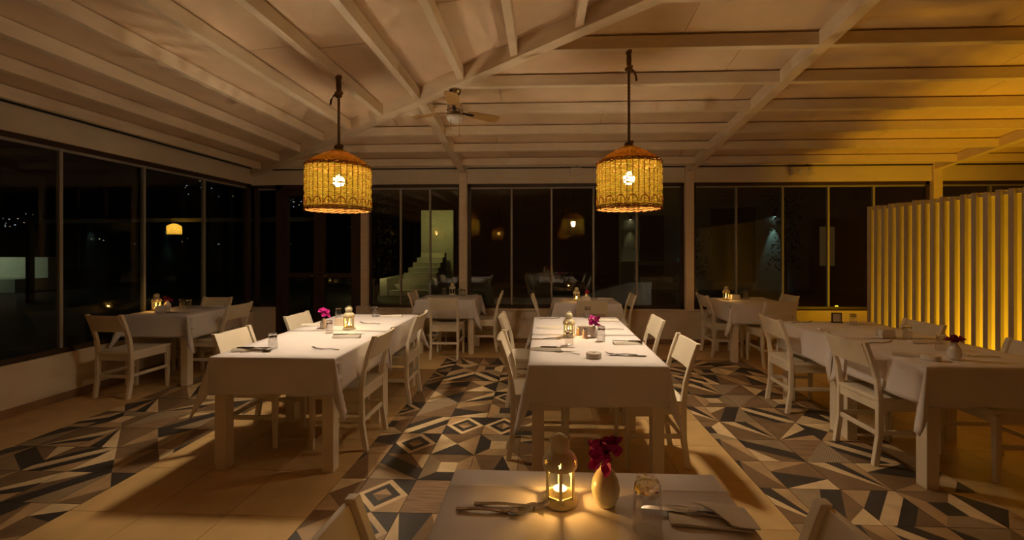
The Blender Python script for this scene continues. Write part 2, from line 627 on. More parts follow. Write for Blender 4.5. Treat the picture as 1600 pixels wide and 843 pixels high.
struct(wr.build('wall_right', M['plaster']))
for n_, a in (('baseboard_left', (XL, YF, 0, XL + .014, YB, .075)), ('baseboard_back', (-2.72, YB - .014, 0, XR, YB, .075))):
    struct(MB().box(*a).build(n_, M['base'], bevel=.003))
struct(MB().tube([(XL + .022, YF, ZE - .020), (XL + .022, YB - .03, ZE - .020)], .020, 8).build('trim_1', M['black']))
struct(MB().tube([(XL + .03, YB - .012, ZE - .042), (XR, YB - .012, ZE - .042)], .010, 8).build('trim_2', M['black']))
struct(MB().tube([(XL + .05, YB - .018, ZE - .014), (XR, YB - .018, ZE - .014)], .014, 8).build('trim_3', M['beam']))


def window(n, length, z0, z1, mull, origin, rz, fr=.05):
    """a run of framed glass panels; local x runs along the wall, local y points outdoors"""
    e = struct(empty('window_%d' % n, origin, rz))
    e['kind'] = 'structure'
    for a in ((0, .03, z0, length, .10, z0 + .05), (0, .03, z1 - .05, length, .10, z1), (0, .03, z0, fr, .10, z1), (length - fr, .03, z0, length, .10, z1)):
        MB().box(*a).build('frame', M['brown'], e)
    xs = [fr] + list(mull) + [length - fr]
    MB().box(fr, .05, z1 - .075, length - fr, .08, z1 - .05).build('rail', M['alu'], e)
    for k in range(len(xs) - 1):
        MB().box(xs[k], .060, z0 + .05, xs[k + 1], .068, z1 - .07).build('pane', M['coated' if n < 5 else 'glass'], e)
    for m_ in mull:
        MB().box(m_ - .014, .045, z0 + .05, m_ + .014, .085, z1 - .06).build('mullion', M['alu'], e)
    return e


zb = SILL_B + .03
window(1, -1.30 + 2.75, zb, HEAD, [.50, .97], (-2.75, YB, 0), 0, .03)
window(2, 2.165 + 1.18, zb, HEAD, [.69, 1.315, 1.965, 2.63], (-1.18, YB, 0), 0)
window(3, 5.79 - 2.295, zb, HEAD, [.665, 1.36, 2.035, 2.70], (2.295, YB, 0), 0)
window(4, XR - 5.92, zb, HEAD, [.76, 1.5, 2.25], (5.92, YB, 0), 0)
ml = [YB + .02 - y for y in (6.33, 5.556, 4.688, 3.843, 2.99, 2.14, 1.29, .44, -.41, -1.26, -2.1, -2.95, -3.8, -4.65, -5.5)]
# left run: local x must run so that local +y points to -X : rotate +90 deg, start at the front end
L_ = YB - YF
window(5, L_, SILL_L, HEAD + .01, sorted([y - YF for y in (5.556, 4.688, 3.843, 2.99, 2.14, 1.29, .44, -.41, -1.26, -2.1, -2.95, -3.8, -4.65, -5.5)]), (XL, YF, 0), PI / 2, .09)
window(6, .40, zb, HEAD, [], (XL, YB, 0), 0, .05)

dr = struct(empty('door_1', (-4.25, YB, 0)))
W_ = 4.25 - 2.86
for a in ((0, .0, 0, .10, .12, HEAD), (W_ - .09, .0, 0, W_, .12, HEAD), (0, 0, HEAD - .07, W_, .12, HEAD)):
    MB().box(*a).build('door_frame', M['brown'], dr, bevel=.004)
for xa, xb, hx in ((.10, W_ / 2 - .002, W_ / 2 - .06), (W_ / 2 + .002, W_ - .09, W_ / 2 + .06)):
    lf = MB().box(xa, .02, .02, xa + .085, .075, HEAD - .075).box(xb - .085, .02, .02, xb, .075, HEAD - .075)
    lf.box(xa + .085, .02, .02, xb - .085, .075, .20).box(xa + .085, .02, HEAD - .17, xb - .085, .075, HEAD - .075).box(xa + .085, .025, 1.0, xb - .085, .07, 1.07)
    leaf = lf.build('door_leaf', M['brown'], dr, bevel=.003)
    MB().box(xa + .085, .044, .20, xb - .085, .050, 1.0).build('pane', M['glass'], leaf)
    MB().box(xa + .085, .044, 1.07, xb - .085, .050, HEAD - .17).build('pane', M['glass'], leaf)
    MB().tube([(hx, .02, 1.03), (hx, -.03, 1.03), (hx + (.1 if hx > W_ / 2 else -.1), -.03, 1.03)], .009, 8).build('handle', M['chrome'], leaf, smooth=True)

# ------------------------------------------------------------------ hipped ceiling
ceil = struct(empty('ceiling', (0, 0, 0)))


def zl(x, y): return ZE + ML * (x - XL)
def zk(x, y): return ZE + MBK * (YB - y)
def zf(x, y): return ZE + MBK * (y - YF)


f_lk = lambda p: MBK * (YB - p[1]) - ML * (p[0] - XL)      # >=0 on the left slope
f_lf = lambda p: MBK * (p[1] - YF) - ML * (p[0] - XL)
XPL = [-4.32 + .51 * i for i in range(0, 18)]
YPB = [6.11 - .54 * i for i in range(0, 12)]
XRF = [-1.24, 2.23, 5.85]


def panel(poly, zfn):
    if len(poly) < 3:
        return
    pts = [(p[0], p[1], zfn(*p)) for p in poly]
    MB().prism(pts, 0, .02).build('panel', M['ceiling'], ceil)


prn = random.Random(3)
xs = [XL - .16] + XPL
for i in range(len(xs) - 1):
    y = YB + .16
    off = prn.uniform(.8, 2.4)
    cuts = [YB + .16] + [YB - off - 2.44 * k for k in range(6)] + [YF - .16]
    cuts = sorted(set([c_ for c_ in cuts if YF - .16 <= c_ <= YB + .16]))
    for a, b_ in zip(cuts, cuts[1:]):
        q = [(xs[i] + .002, a + .003), (xs[i + 1] - .002, a + .003), (xs[i + 1] - .002, b_ - .003), (xs[i] + .002, b_ - .003)]
        panel(clip(clip(q, f_lk), f_lf), zl)
ys = [YB + .16] + YPB + [0.0]
for sgn in (1, -1):
    for i in range(len(ys) - 1):
        a, b_ = sorted((ys[i] * sgn, ys[i + 1] * sgn))
        off = prn.uniform(.3, 2.2)
        cuts = sorted([XL - .16, XR + .16] + [XL + off + 2.44 * k for k in range(6) if XL + off + 2.44 * k < XR])
        for xa, xb in zip(cuts, cuts[1:]):
            q = [(xa + .003, a + .002), (xb - .003, a + .002), (xb - .003, b_ - .002), (xa + .003, b_ - .002)]
            if sgn > 0:
                panel(clip(q, lambda p: -f_lk(p)), zk)
            else:
                panel(clip(q, lambda p: -f_lf(p)), zf)
# roof deck above
dk = MB()
XH = XL + MBK * YB / ML
zt = ZE + MBK * YB + .05
o_ = .3
dk.add([(XL - o_, YF - o_, ZE + .03), (XL - o_, YB + o_, ZE + .03), (XH, 0, zt), (XR + o_, YB + o_, ZE + .03), (XR + o_, 0, zt), (XR + o_, YF - o_, ZE + .03)],
       [(0, 2, 1), (1, 2, 4, 3), (0, 5, 4, 2)])
dk.build('roof_deck', M['outdark'], ceil)
PH, PW = .115, .062
for x in XPL:
    yh = YB - ML * (x - XL) / MBK
    if yh < .2:
        continue
    z = zl(x, 0)
    MB().box(x - PW / 2, -yh, z - PH, x + PW / 2, yh, z - .012).build('purlin', M['beam'], ceil, bevel=.004)
for y in YPB:
    xh = XL + MBK * (YB - y) / ML
    z = zk(0, y)
    MB().box(xh, y - PW / 2, z - PH, XR, y + PW / 2, z - .012).build('purlin', M['beam'], ceil, bevel=.004)
    MB().box(xh, -y - PW / 2, z - PH, XR, -y + PW / 2, z - .012).build('purlin', M['beam'], ceil, bevel=.004)
for sg in (1, -1):
    a = Vector((XL, YB * sg, ZE - PH / 2 - .012)); b_ = Vector((XH, 0, ZE + MBK * YB - PH / 2 - .012))
    MB().bar(a, b_, .11, PH + .02).build('hip_rafter', M['beam'], ceil, bevel=.005)
for x in XRF:
    yh = min(YB, YB - ML * (x - XL) / MBK + .0)
    for sg in (1, -1):
        ys_ = YB if True else yh
        y_in = 0.0
        # on the back slope the rafter runs from the wall to the hip
        y_h = YB - ML * (x - XL) / MBK
        y_in = max(0.0, y_h)
        a = Vector((x, YB * sg, ZE - PH / 2 - .008)); b_ = Vector((x, (0 if x >= XH else y_h if False else max(0.0, YB - (x - XL) * ML / MBK)) * sg, 0))
        b_.z = ZE + MBK * (YB - abs(b_.y)) - PH / 2 - .008
        MB().bar(a, b_, .10, PH + .006).build('rafter', M['beam'], ceil, bevel=.005)

# ------------------------------------------------------------------ chairs
def make_chair():
    e = empty('dining_chair')
    hw = .195
    post = [(-.195, 0), (-.180, .20), (-.178, .44), (-.195, .58), (-.235, .72), (-.275, .83)]
    for s in (-1, 1):
        rings = []
        for y, z in post:
            wx, wy = .030, .036 if z < .5 else .030
            x = s * (hw - .016)
            if z == 0:
                y -= .015
            rings.append([(x - wx / 2, y - wy / 2, z), (x + wx / 2, y - wy / 2, z), (x + wx / 2, y + wy / 2, z), (x - wx / 2, y + wy / 2, z)])
        MB().loft(rings).build('leg', M['chair'], e, bevel=.004)
    for s in (-1, 1):
        x = s * (hw - .014)
        rings = []
        for z, q in ((0, .026), (.42, .038)):
            rings.append([(x - q / 2, .19 - q / 2, z), (x + q / 2, .19 - q / 2, z), (x + q / 2, .19 + q / 2, z), (x - q / 2, .19 + q / 2, z)])
        MB().loft(rings).build('leg', M['chair'], e, bevel=.004)

    def top(i, j):
        u, v = i / 8 - .5, j / 6 - .5
        dish = .010 * (1 - (2 * u) ** 2) * (1 - (2 * v) ** 2)
        return (u * (.40 if v > -.3 else .385), v * .42 + .012, .455 - dish)
    sm = MB()
    sm.grid(top, 9, 7)
    sm.grid(lambda i, j: (top(i, j)[0], top(i, j)[1], .428), 9, 7)
    rim = [(i, 0) for i in range(9)] + [(8, j) for j in range(1, 7)] + [(i, 6) for i in range(7, -1, -1)] + [(0, j) for j in range(5, 0, -1)]
    n0 = 63
    for k in range(len(rim)):
        a, b2 = rim[k], rim[(k + 1) % len(rim)]
        ia, ib = a[1] * 9 + a[0], b2[1] * 9 + b2[0]
        sm.f.append([ia, ib, ib + n0, ia + n0]); sm.m.append(0)
    sm.build('seat', M['chair'], e, bevel=.004)
    # wide curved top board between the posts
    def board(i, j):
        u = i / 8 - .5
        z = .655 + .165 * j / 4
        y = -.215 - (z - .655) * .36 - .010 * (1 - (2 * u) ** 2)
        return (u * .335, y, z)
    bb = MB()
    bb.grid(board, 9, 5)
    bb.grid(lambda i, j: (board(i, j)[0], board(i, j)[1] - .018, board(i, j)[2]), 9, 5)
    rim = [(i, 0) for i in range(9)] + [(8, j) for j in range(1, 5)] + [(i, 4) for i in range(7, -1, -1)] + [(0, j) for j in range(3, 0, -1)]
    for k in range(len(rim)):
        a, b2 = rim[k], rim[(k + 1) % len(rim)]
        ia, ib = a[1] * 9 + a[0], b2[1] * 9 + b2[0]
        bb.f.append([ia, ib, ib + 45, ia + 45]); bb.m.append(0)
    bb.build('backrest', M['chair'], e, bevel=.003)
    for a in ((-.165, .178, .365, .165, .198, .43), (-.165, -.190, .365, .165, -.170, .43), (-.190, -.165, .365, -.170, .175, .43), (.170, -.165, .365, .190, .175, .43)):
        MB().box(*a).build('apron', M['chair'], e, bevel=.002)
    for a in ((-.190, -.17, .205, -.172, .18, .235), (.172, -.17, .205, .190, .18, .235), (-.17, -.188, .195, .17, -.172, .225)):
        MB().box(*a).build('stretcher', M['chair'], e, bevel=.002)
    return e


FACE = {'+Y': 0, '+X': -PI / 2, '-X': PI / 2, '-Y': PI}
CHAIRS = [
    (2.44, 3.085, '+X', 1.5, 'white chair on the aisle side of the screen-side tables, nearest the viewer'),
    (2.38, 3.95, '+X', -2, 'white chair on the aisle side of the screen-side tables, second back from the viewer'),
    (.745, 2.97, '-X', 2, 'brightly lit white chair at right of the central long table, nearer of the two'),
    (.785, 3.87, '-X', 0, 'brightly lit white chair at right of the central long table, farther of the two'),
    (-.03, 3.05, '+X', 1, 'white chair at left of the central long table, nearer one seen edge-on'),
    (-.12, 3.99, '+X', 0, 'white chair at left of the central long table, farther one seen edge-on'),
    (-1.485, 3.14, '-X', -1, 'white chair on the aisle side of the left long table, nearer of the two'),
    (-1.46, 4.03, '-X', 1, 'white chair on the aisle side of the left long table, farther of the two'),
    (-2.15, 3.15, '+X', 0, 'white chair at left of the left long table, nearer one, its lit back showing'),
    (-2.12, 3.95, '+X', 0, 'white chair at left of the left long table, farther one, beside the flowers'),
    (-4.18, 4.08, '+Y', -3, 'white chair pulled up to the near side of the table in the left window corner'),
    (-3.77, 4.68, '-X', 0, 'white chair on the room side of the table in the left window corner'),
    (-4.25, 5.0, '-Y', 0, 'white chair on the far side of the table in the left window corner'),
    (-1.30, 5.63, '+Y', 0, 'white chair with its back to us at the small table by the left white post'),
    (-1.66, 6.08, '+X', 0, 'white chair at left of the small table by the left white post'),
    (-.87, 6.04, '-X', 3, 'white chair at right of the small table by the left white post'),
    (.13, 5.72, '+X', 0, 'white chair seen edge-on at left of the small table behind the central long table'),
    (.61, 5.42, '+Y', 0, 'white chair with its back to us at the small table behind the central long table'),
    (.98, 5.85, '-X', 0, 'white chair at right of the small table behind the central long table'),
    (2.48, 5.89, '+X', 2, 'white chair at left of the small table by the right back window'),
    (2.87, 5.40, '+Y', 0, 'white chair at the near side of the small table by the right back window'),
    (3.12, 5.86, '-X', 0, 'white chair at right of the small table by the right back window, standing highest'),
    (3.02, 3.74, '-X', 0, 'white chair against the slatted screen, farther of the two'),
    (3.02, 2.90, '-X', 0, 'white chair against the slatted screen, nearer one cut by the picture edge'),
    (-.21, .86, '+X', 0, 'cream chair at left of the nearest table, only its top corner in view'),
    (.425, .89, '-X', 0, 'cream chair at right of the nearest table, only its top corner in view'),
]
chair0 = make_chair()
for i, (x, y, fc, dz, lb) in enumerate(CHAIRS):
    c = chair0 if i == 0 else dup(chair0)
    c.location = (x, y, 0)
    c.rotation_euler = (0, 0, FACE[fc] + R(dz))
    tag(c, lb, 'chair', 'white wooden dining chairs')

# ------------------------------------------------------------------ tables and cloths
TZ = .745


def make_table(w_, d_, label):
    e = thing('dining_table', label, 'table')
    MB().box(-w_ / 2, -d_ / 2, TZ - .028, w_ / 2, d_ / 2, TZ).build('tabletop', M['table'], e, bevel=.004)
    lw = .075
    q = .012
    for sx in (-1, 1):
        for sy in (-1, 1):
            x, y = sx * (w_ / 2 - q - lw / 2), sy * (d_ / 2 - q - lw / 2)
            MB().box(x - lw / 2, y - lw / 2, 0, x + lw / 2, y + lw / 2, TZ - .028).build('leg', M['table'], e, bevel=.004)
    for a in ((-w_ / 2 + .09, -d_ / 2 + .03, w_ / 2 - .09, -d_ / 2 + .052), (-w_ / 2 + .09, d_ / 2 - .052, w_ / 2 - .09, d_ / 2 - .03),
              (-w_ / 2 + .03, -d_ / 2 + .09, -w_ / 2 + .052, d_ / 2 - .09), (w_ / 2 - .052, -d_ / 2 + .09, w_ / 2 - .03, d_ / 2 - .09)):
        MB().box(a[0], a[1], TZ - .10, a[2], a[3], TZ - .028).build('apron', M['table'], e, bevel=.002)
    return e


def make_cloth(w_, d_, o, label, seed, front=True, back=True, crease=None, flop=.5, group='white tablecloths'):
    """draped cloth; front/back False = no drop on that side (pushed against the next table)"""
    rn = random.Random(seed)
    ph = [rn.uniform(0, 6.28) for _ in range(8)]
    am = [rn.uniform(.6, 1.3) for _ in range(4)]
    ov = [o * rn.uniform(.94, 1.06) for _ in range(4)]     # left, right, front, back

    def axis(lo, hi, a, b, extra=()):
        q = []
        if a > 0:
            q += [lo - a * t for t in (1, .9, .8, .68, .56, .44, .33, .22, .12, .04, .012)]
        n = 10
        q += [lo + (hi - lo) * i / n for i in range(n + 1)]
        if b > 0:
            q += [hi + b * t for t in (.012, .04, .12, .22, .33, .44, .56, .68, .8, .9, 1)]
        return sorted(q + list(extra))
    U = axis(-w_ / 2, w_ / 2, ov[0], ov[1])
    ex = []
    if crease is not None:
        ex = [crease - .010, crease - .005, crease, crease + .005, crease + .012]
    V = axis(-d_ / 2, d_ / 2, ov[2] if front else 0, ov[3] if back else 0, ex)

    def pos(i, j):
        u, v = U[i], V[j]
        cx, cy = max(-w_ / 2, min(w_ / 2, u)), max(-d_ / 2, min(d_ / 2, v))
        a, b = u - cx, v - cy
        z = .0042
        if crease is not None and abs(v - crease) < .011:
            z += .0035 * (1 - abs(v - crease) / .011)
        if a == 0 and b == 0:
            z += .0007 * math.sin(u * 9 + ph[0]) * math.sin(v * 8 + ph[1])
            return (u, v, z)
        A, B = abs(a), abs(b)
        sx, sy = (1 if a > 0 else -1), (1 if b > 0 else -1)
        r0 = .006
        if B == 0 or A == 0:
            L, t = (A, v) if B == 0 else (B, u)
            side = (0 if a < 0 else 1) if B == 0 else (2 if b < 0 else 3)
            half = d_ / 2 if B == 0 else w_ / 2
            wave = am[side] * (.010 * math.sin(t * 9 + ph[side]) + .006 * math.sin(t * 19 + ph[side + 4])) * (L / o) ** 1.3
            edge = max(0, abs(t) / half - .55) / .45
            joint = 0.0
            if B == 0:
                if (t > 0 and not back) or (t < 0 and not front):
                    joint = max(0, abs(t) / half - .78) / .22
            out = r0 * min(1, L / .01) + .010 * (L / o) + wave * (1 - edge * .6) + .03 * joint ** 2 * (L / o)
            down = L * (1 + .45 * joint ** 2)
            if B == 0:
                return (cx + sx * out, cy, z - down * .99)
            return (cx, cy + sy * out, z - down * .99)
        r = math.hypot(A, B)
        phi = math.atan2(B, A)
        f2 = min(phi, PI / 2 - phi)
        p, q = r * math.cos(f2), r * math.sin(f2)
        out = r0 * min(1, r / .01) + .010 * (r / o)
        dg = q * flop
        dn = p + q * math.sqrt(max(0, 1 - flop * flop)) * .72
        lat = .016 * min(1, r / o) * math.sin(2 * f2) * (1 if phi < PI / 4 else -1)
        k = math.sin(phi) ** 2
        ox, oy = out * (1 - k), out * k
        dxx, dyy = .92 * dg + .39 * lat, .39 * dg - .92 * lat
        return (cx + sx * (ox + dxx), cy + sy * (oy + dyy), z - dn * .99)
    mb = MB()
    mb.grid(pos, len(U), len(V))
    ob = mb.build('tablecloth', M['cloth'], None, smooth=True)
    so = ob.modifiers.new('thick', 'SOLIDIFY')
    so.thickness = .003
    so.offset = 1
    tag(ob, label, 'tablecloth', group)
    return ob


def table(x0, x1, y0, y1, o, name, seed, front=True, back=True, crease=None, rz=0.0, flop=.5):
    w_, d_ = x1 - x0, y1 - y0
    loc = ((x0 + x1) / 2, (y0 + y1) / 2, 0)
    t = make_table(w_ - .012, d_ - .012, 'white square-legged table ' + name)
    t.location = loc
    t.rotation_euler = (0, 0, rz)
    t['group'] = 'white restaurant tables'
    c = make_cloth(w_ - .004, d_ - .004 if (front and back) else d_ - .006, o, 'white tablecloth draped over the table ' + name, seed, front, back, crease, flop)
    c.location = (loc[0], loc[1], TZ)
    c.rotation_euler = (0, 0, rz)


table(-2.18, -1.345, 2.635, 3.505, .24, 'at the near end of the left long table', 1, True, False, flop=.42)
table(-2.18, -1.345, 3.515, 4.42, .24, 'at the far end of the left long table', 2, False, True)
table(-.085, .755, 2.535, 3.425, .24, 'at the near end of the central long table', 3, True, False, flop=.35)
table(-.085, .755, 3.435, 4.32, .24, 'at the far end of the central long table', 4, False, True)
table(2.305, 3.145, 2.60, 3.37, .24, 'at the near end by the slatted screen', 5, True, False, flop=.4)
table(2.305, 3.145, 3.38, 4.15, .24, 'at the far end by the slatted screen', 6, False, True, flop=.15)
table(-.278, .535, .51, 1.325, .20, 'nearest the viewer, with the large lit lantern', 7, crease=.315, flop=.4)
table(-4.48, -3.75, 4.24, 5.0, .24, 'in the left window corner', 8, flop=.45)
table(-1.76, -.94, 5.70, 6.30, .25, 'before the left white post', 9, flop=.45)
table(.15, 1.0, 5.36, 6.05, .26, 'behind the central long table', 10, flop=.45)
table(2.41, 3.17, 5.42, 6.12, .25, 'by the right back window', 11, flop=.4)
ZT = TZ + .0085      # surface of the cloths

# ------------------------------------------------------------------ pendant lamps
def weave_mesh(r, h, rows, segs, nst, hc, rtop, cone=False, bell=0.0):
    mb = MB()
    rw = random.Random(5)
    for k in range(rows):
        z = h * (k + .5) / rows
        pts = []
        rr = r * (1 + .012 * math.sin(k * .7)) - bell * (z / h) ** 2
        tz = rw.uniform(-.0012, .0012)
        for i in range(segs):
            a = 2 * PI * i / segs
            osc = .0045 * (1 if (i // (segs // nst)) % 2 == k % 2 else -1)
            zz = z + tz + .0022 * math.sin(a * 3 + k) + rw.uniform(-.0009, .0009)
            pts.append(((rr + osc) * math.cos(a), (rr + osc) * math.sin(a), zz))
        mb.tube(pts, h / rows * rw.uniform(.35, .50), 4, closed=True, flat=.6)
    if not cone:
        return mb
    mb = MB()
    # rows on the cone
    nr = int(rows * .66)
    for k in range(nr):
        t = (k + .5) / nr
        rr = r * (1 - t) + rtop * t
        z = h + hc * (t ** .75)
        pts = []
        for i in range(segs):
            a = 2 * PI * i / segs
            osc = .004 * (1 if (i // (segs // nst)) % 2 == k % 2 else -1)
            pts.append((rr * math.cos(a), rr * math.sin(a), z + osc))
        mb.tube(pts, .0050, 4, closed=True)
    return mb


def build_lamp_parts(e, r=.255, h=.355, hc=.145, zrim=0.0, bulbmat='bulb', rows=46, open_=False):
    rtop = .03
    o = weave_mesh(r, h, rows, 144, 36, hc, rtop).build('wicker_weave', M['wicker'], e)
    o['kind'] = 'stuff'
    o = weave_mesh(r, h, rows, 144, 36, hc, rtop, True).build('wicker_crown', M['wickerc'], e)
    o['kind'] = 'stuff'
    st = MB()
    for i in range(36):
        a = 2 * PI * i / 36
        c, s = math.cos(a), math.sin(a)
        st.tube([(r * c, r * s, -.004), (r * c, r * s, h), (r * .985 * c, r * .985 * s, h + hc * .07), (r * .70 * c, r * .70 * s, h + hc * .36 + .008), (r * .40 * c, r * .40 * s, h + hc * .66 + .008), (rtop * c, rtop * s, h + hc)], [.0038, .0038, .005, .005, .005, .0045], 4)
    o = st.build('wicker_stakes', M['wickerd'], e)
    o['kind'] = 'stuff'
    rm = MB()
    for z, rr in ((-.006, .008), (.012, .006), (h - .002, .007), (h + .010, .006)):
        n = 72
        for ph in (0, PI):
            pts = [((r + .006 * math.cos(i * PI / 3 + ph)) * math.cos(2 * PI * i / n), (r + .006 * math.cos(i * PI / 3 + ph)) * math.sin(2 * PI * i / n), z + .006 * math.sin(i * PI / 3 + ph)) for i in range(n)]
            rm.tube(pts, rr * .62, 5, closed=True)
    rm.build('rim', M['wickerd'], e, smooth=True)['kind'] = 'stuff'
    # braided band of little loops above the lower rim
    lp = MB()
    for i in range(18):
        a0 = 2 * PI * i / 18
        pts = [((r + .009) * math.cos(a0 + .13 * math.cos(t)), (r + .009) * math.sin(a0 + .13 * math.cos(t)), .03 + .05 * math.sin(t)) for t in [PI * j / 6 for j in range(7)]]
        lp.tube(pts, .0042, 4)
    lp.build('rim_braid', M['wickerd'], e)['kind'] = 'stuff'
    zb_ = h * .67
    MB().lathe([(.002, -.050), (.022, -.045), (.040, -.028), (.047, 0), (.040, .026), (.020, .046), (.014, .055)], 16, (0, 0, zb_)).build('bulb', M[bulbmat], e, smooth=True)
    MB().lathe([(.017, .055), (.019, .06), (.019, .12), (.008, .135), (.005, .2), (.005, h + hc - zb_)], 12, (0, 0, zb_)).build('bulb_holder', M['black'], e, smooth=True)
    return zb_


def rope_parts(e, z0, z1, tail):
    ln = z1 - z0
    mb = MB()
    n = int(ln / .012)
    for ph in (0, 2 * PI / 3, 4 * PI / 3):
        pts = [(.0062 * math.cos(i * .9 + ph), .0062 * math.sin(i * .9 + ph), z0 + ln * i / n) for i in range(n + 1)]
        mb.tube(pts, .0062, 5)
    mb.build('rope', M['rope'], e, smooth=True)
    kn = MB()
    for zc, q in ((z0 + .015, 1.1), (z1 - .155, 1.0), (z1 - .02, .8)):
        for k in range(3):
            pts = [((.018 + .004 * k) * q * math.cos(t), (.018 + .004 * k) * q * math.sin(t), zc + .014 * (k - 1) + .010 * math.sin(t + k)) for t in [2 * PI * j / 12 for j in range(12)]]
            kn.tube(pts, .009 * q, 6, closed=True)
    for s in (-1, 1):
        kn.tube([(0, 0, z1 - .15), (.014 * s, 0, z1 - .11), (.016 * s, 0, z1 - .06), (.004 * s, 0, z1 - .01)], .0075, 6)
    kn.tube([(.008 * tail, -.01, z1 - .15), (.035 * tail, -.015, z1 - .165), (.058 * tail, -.015, z1 - .20), (.066 * tail, -.012, z1 - .24)], .0085, 6)
    kn.build('knot', M['rope'], e, smooth=True)['kind'] = 'stuff'
    hd = MB()
    for i in range(4):
        a = PI / 4 + i * PI / 2
        hd.tube([(.10 * math.cos(a), .10 * math.sin(a), z0 - .075), (.02 * math.cos(a), .02 * math.sin(a), z0 - .005), (0, 0, z0 + .01)], .0055, 5)
    hd.build('sling', M['rope'], e, smooth=True)


def pendant(loc, ztop, label, tail, power, colr, bm_='bulb', zrim=1.79, src=None):
    """hanging basket lamp; its Empty stands at the centre of the lower rim"""
    if src is None:
        e = thing('pendant_lamp', label, 'lamp', (loc[0], loc[1], zrim), 0, 'woven basket pendant lamps')
        zb_ = build_lamp_parts(e, bulbmat=bm_)
        e['zb'] = zb_
    else:
        e = empty('pendant_lamp', (loc[0], loc[1], zrim), R(25))
        tag(e, label, 'lamp', 'woven basket pendant lamps')
        for ch in list(src.children):
            if ch.type == 'MESH' and ch.name.split('.')[0] not in ('rope', 'knot', 'sling'):
                c = dup(ch, parent=e)
                if ch.name.startswith('bulb') and 'holder' not in ch.name and bm_ != 'bulb':
                    c.data = c.data.copy()
                    c.data.materials[0] = M[bm_]
        zb_ = src['zb']
    rope_parts(e, .50, ztop - zrim, tail)
    lamp('bulb_light', (0, 0, zb_), power, colr, .054, e)
    return e


L1 = pendant((-1.725, 3.45), 2.75 + ML * (XL * -1 - 1.74) - .115, 'woven basket pendant lamp hanging over the left long table', -1, BULB_W, BULB_COL)
L2 = pendant((.70, 3.42), 2.75 + MBK * (YB - 3.41) - .115, 'woven basket pendant lamp hanging over the central long table', 1, BULB_W, BULB_COL, src=L1)
for k, (x, y) in enumerate(((-1.7, -2.9), (.75, -2.6), (-3.85, -1.9))):  # the second of these is an added, unseen lamp for warm fill
    zc = min(zl(x, y), zf(x, y)) - .02
    pendant((x, y), zc, ['woven basket pendant lamp behind the viewer, mirrored in the middle window', 'woven basket pendant lamp added unseen behind the viewer to light the nearest table',
            'woven basket pendant lamp behind the viewer near the left windows', 'woven basket pendant lamp behind the viewer at the right'][k], 1, REAR_W, REAR_COL, 'bulbr', src=L1)

# ------------------------------------------------------------------ ceiling fan
fx, fy = -.84, 3.95
fz = zk(fx, fy) - PH
fan = thing('ceiling_fan', 'three-bladed wooden ceiling fan with a white bowl light hanging near the hip beam', 'fan', (fx, fy, fz))
MB().lathe([(.004, -.085), (.022, -.08), (.045, -.06), (.062, -.03), (.066, .0)], 20).build('canopy', M['chrome'], fan, smooth=True)
MB().tube([(0, 0, -.08), (0, 0, -.17)], .012, 10).build('rod', M['chrome'], fan, smooth=True)
MB().lathe([(.02, -.155), (.070, -.165), (.078, -.19), (.078, -.215), (.070, -.22), (.070, -.235), (.078, -.24), (.074, -.262), (.03, -.265)], 24).build('motor', M['chrome'], fan, smooth=True, auto=40)
MB().lathe([(.004, -.335), (.035, -.332), (.062, -.318), (.078, -.295), (.080, -.275), (.070, -.262)], 24).build('bowl', M['frost'], fan, smooth=True)
for k, an in enumerate((-82, 38, 158)):
    a = R(an)
    mt = Matrix.Rotation(a, 4, 'Z') @ Matrix.Translation((0, 0, -.218)) @ Matrix.Rotation(R(-11), 4, 'X')
    out = [(.13, -.035), (.20, -.056), (.42, -.066), (.475, -.052), (.485, 0), (.475, .052), (.42, .066), (.20, .056), (.13, .035)]
    MB().prism(out, -.004, .004).xf(mt).build('blade', M['blade'], fan, bevel=.002)
    MB().box(.06, -.018, -.010, .20, .018, -.004).xf(mt).build('blade_bracket', M['chrome'], fan)
for x, ln in ((-.03, .13), (.055, .19)):
    MB().tube([(x, -.06, -.27), (x, -.062, -.27 - ln)], .0016, 5).lathe([(.001, 0), (.006, .006), (.004, .02), (.001, .024)], 8, (x, -.062, -.29 - ln)).build('pull_chain', M['chrome'], fan)

# ------------------------------------------------------------------ small fixtures on the back beam
sp = thing('loudspeaker', 'small white box with two round lenses on the back beam at right', 'speaker', (3.90, YB - .001, 2.62))
MB().box(-.17, -.09, -.06, .17, 0, .06).build('case', M['plaster'], sp, bevel=.012)
for s in (-1, 1):
    MB().lathe([(.001, .012), (.03, .012), (.038, .006), (.04, 0)], 16).xf(Matrix.Translation((.07 * s, -.09, 0)) @ Matrix.Rotation(R(90), 4, 'X')).build('lens', M['frost'], sp, smooth=True)
MB().tube([(.05, -.03, .06), (.06, -.03, .10), (.1, -.02, .12)], .005, 6).build('cable', M['black'], sp)
sq = thing('junction_box', 'small square white box on the back beam above the middle window', 'box', (.51, YB - .001, 2.64))
MB().box(-.085, -.05, -.06, .085, 0, .06).build('case', M['plaster'], sq, bevel=.008)
MB().tube([(0, -.025, .06), (.005, -.025, .105)], .005, 6).build('cable', M['black'], sq)

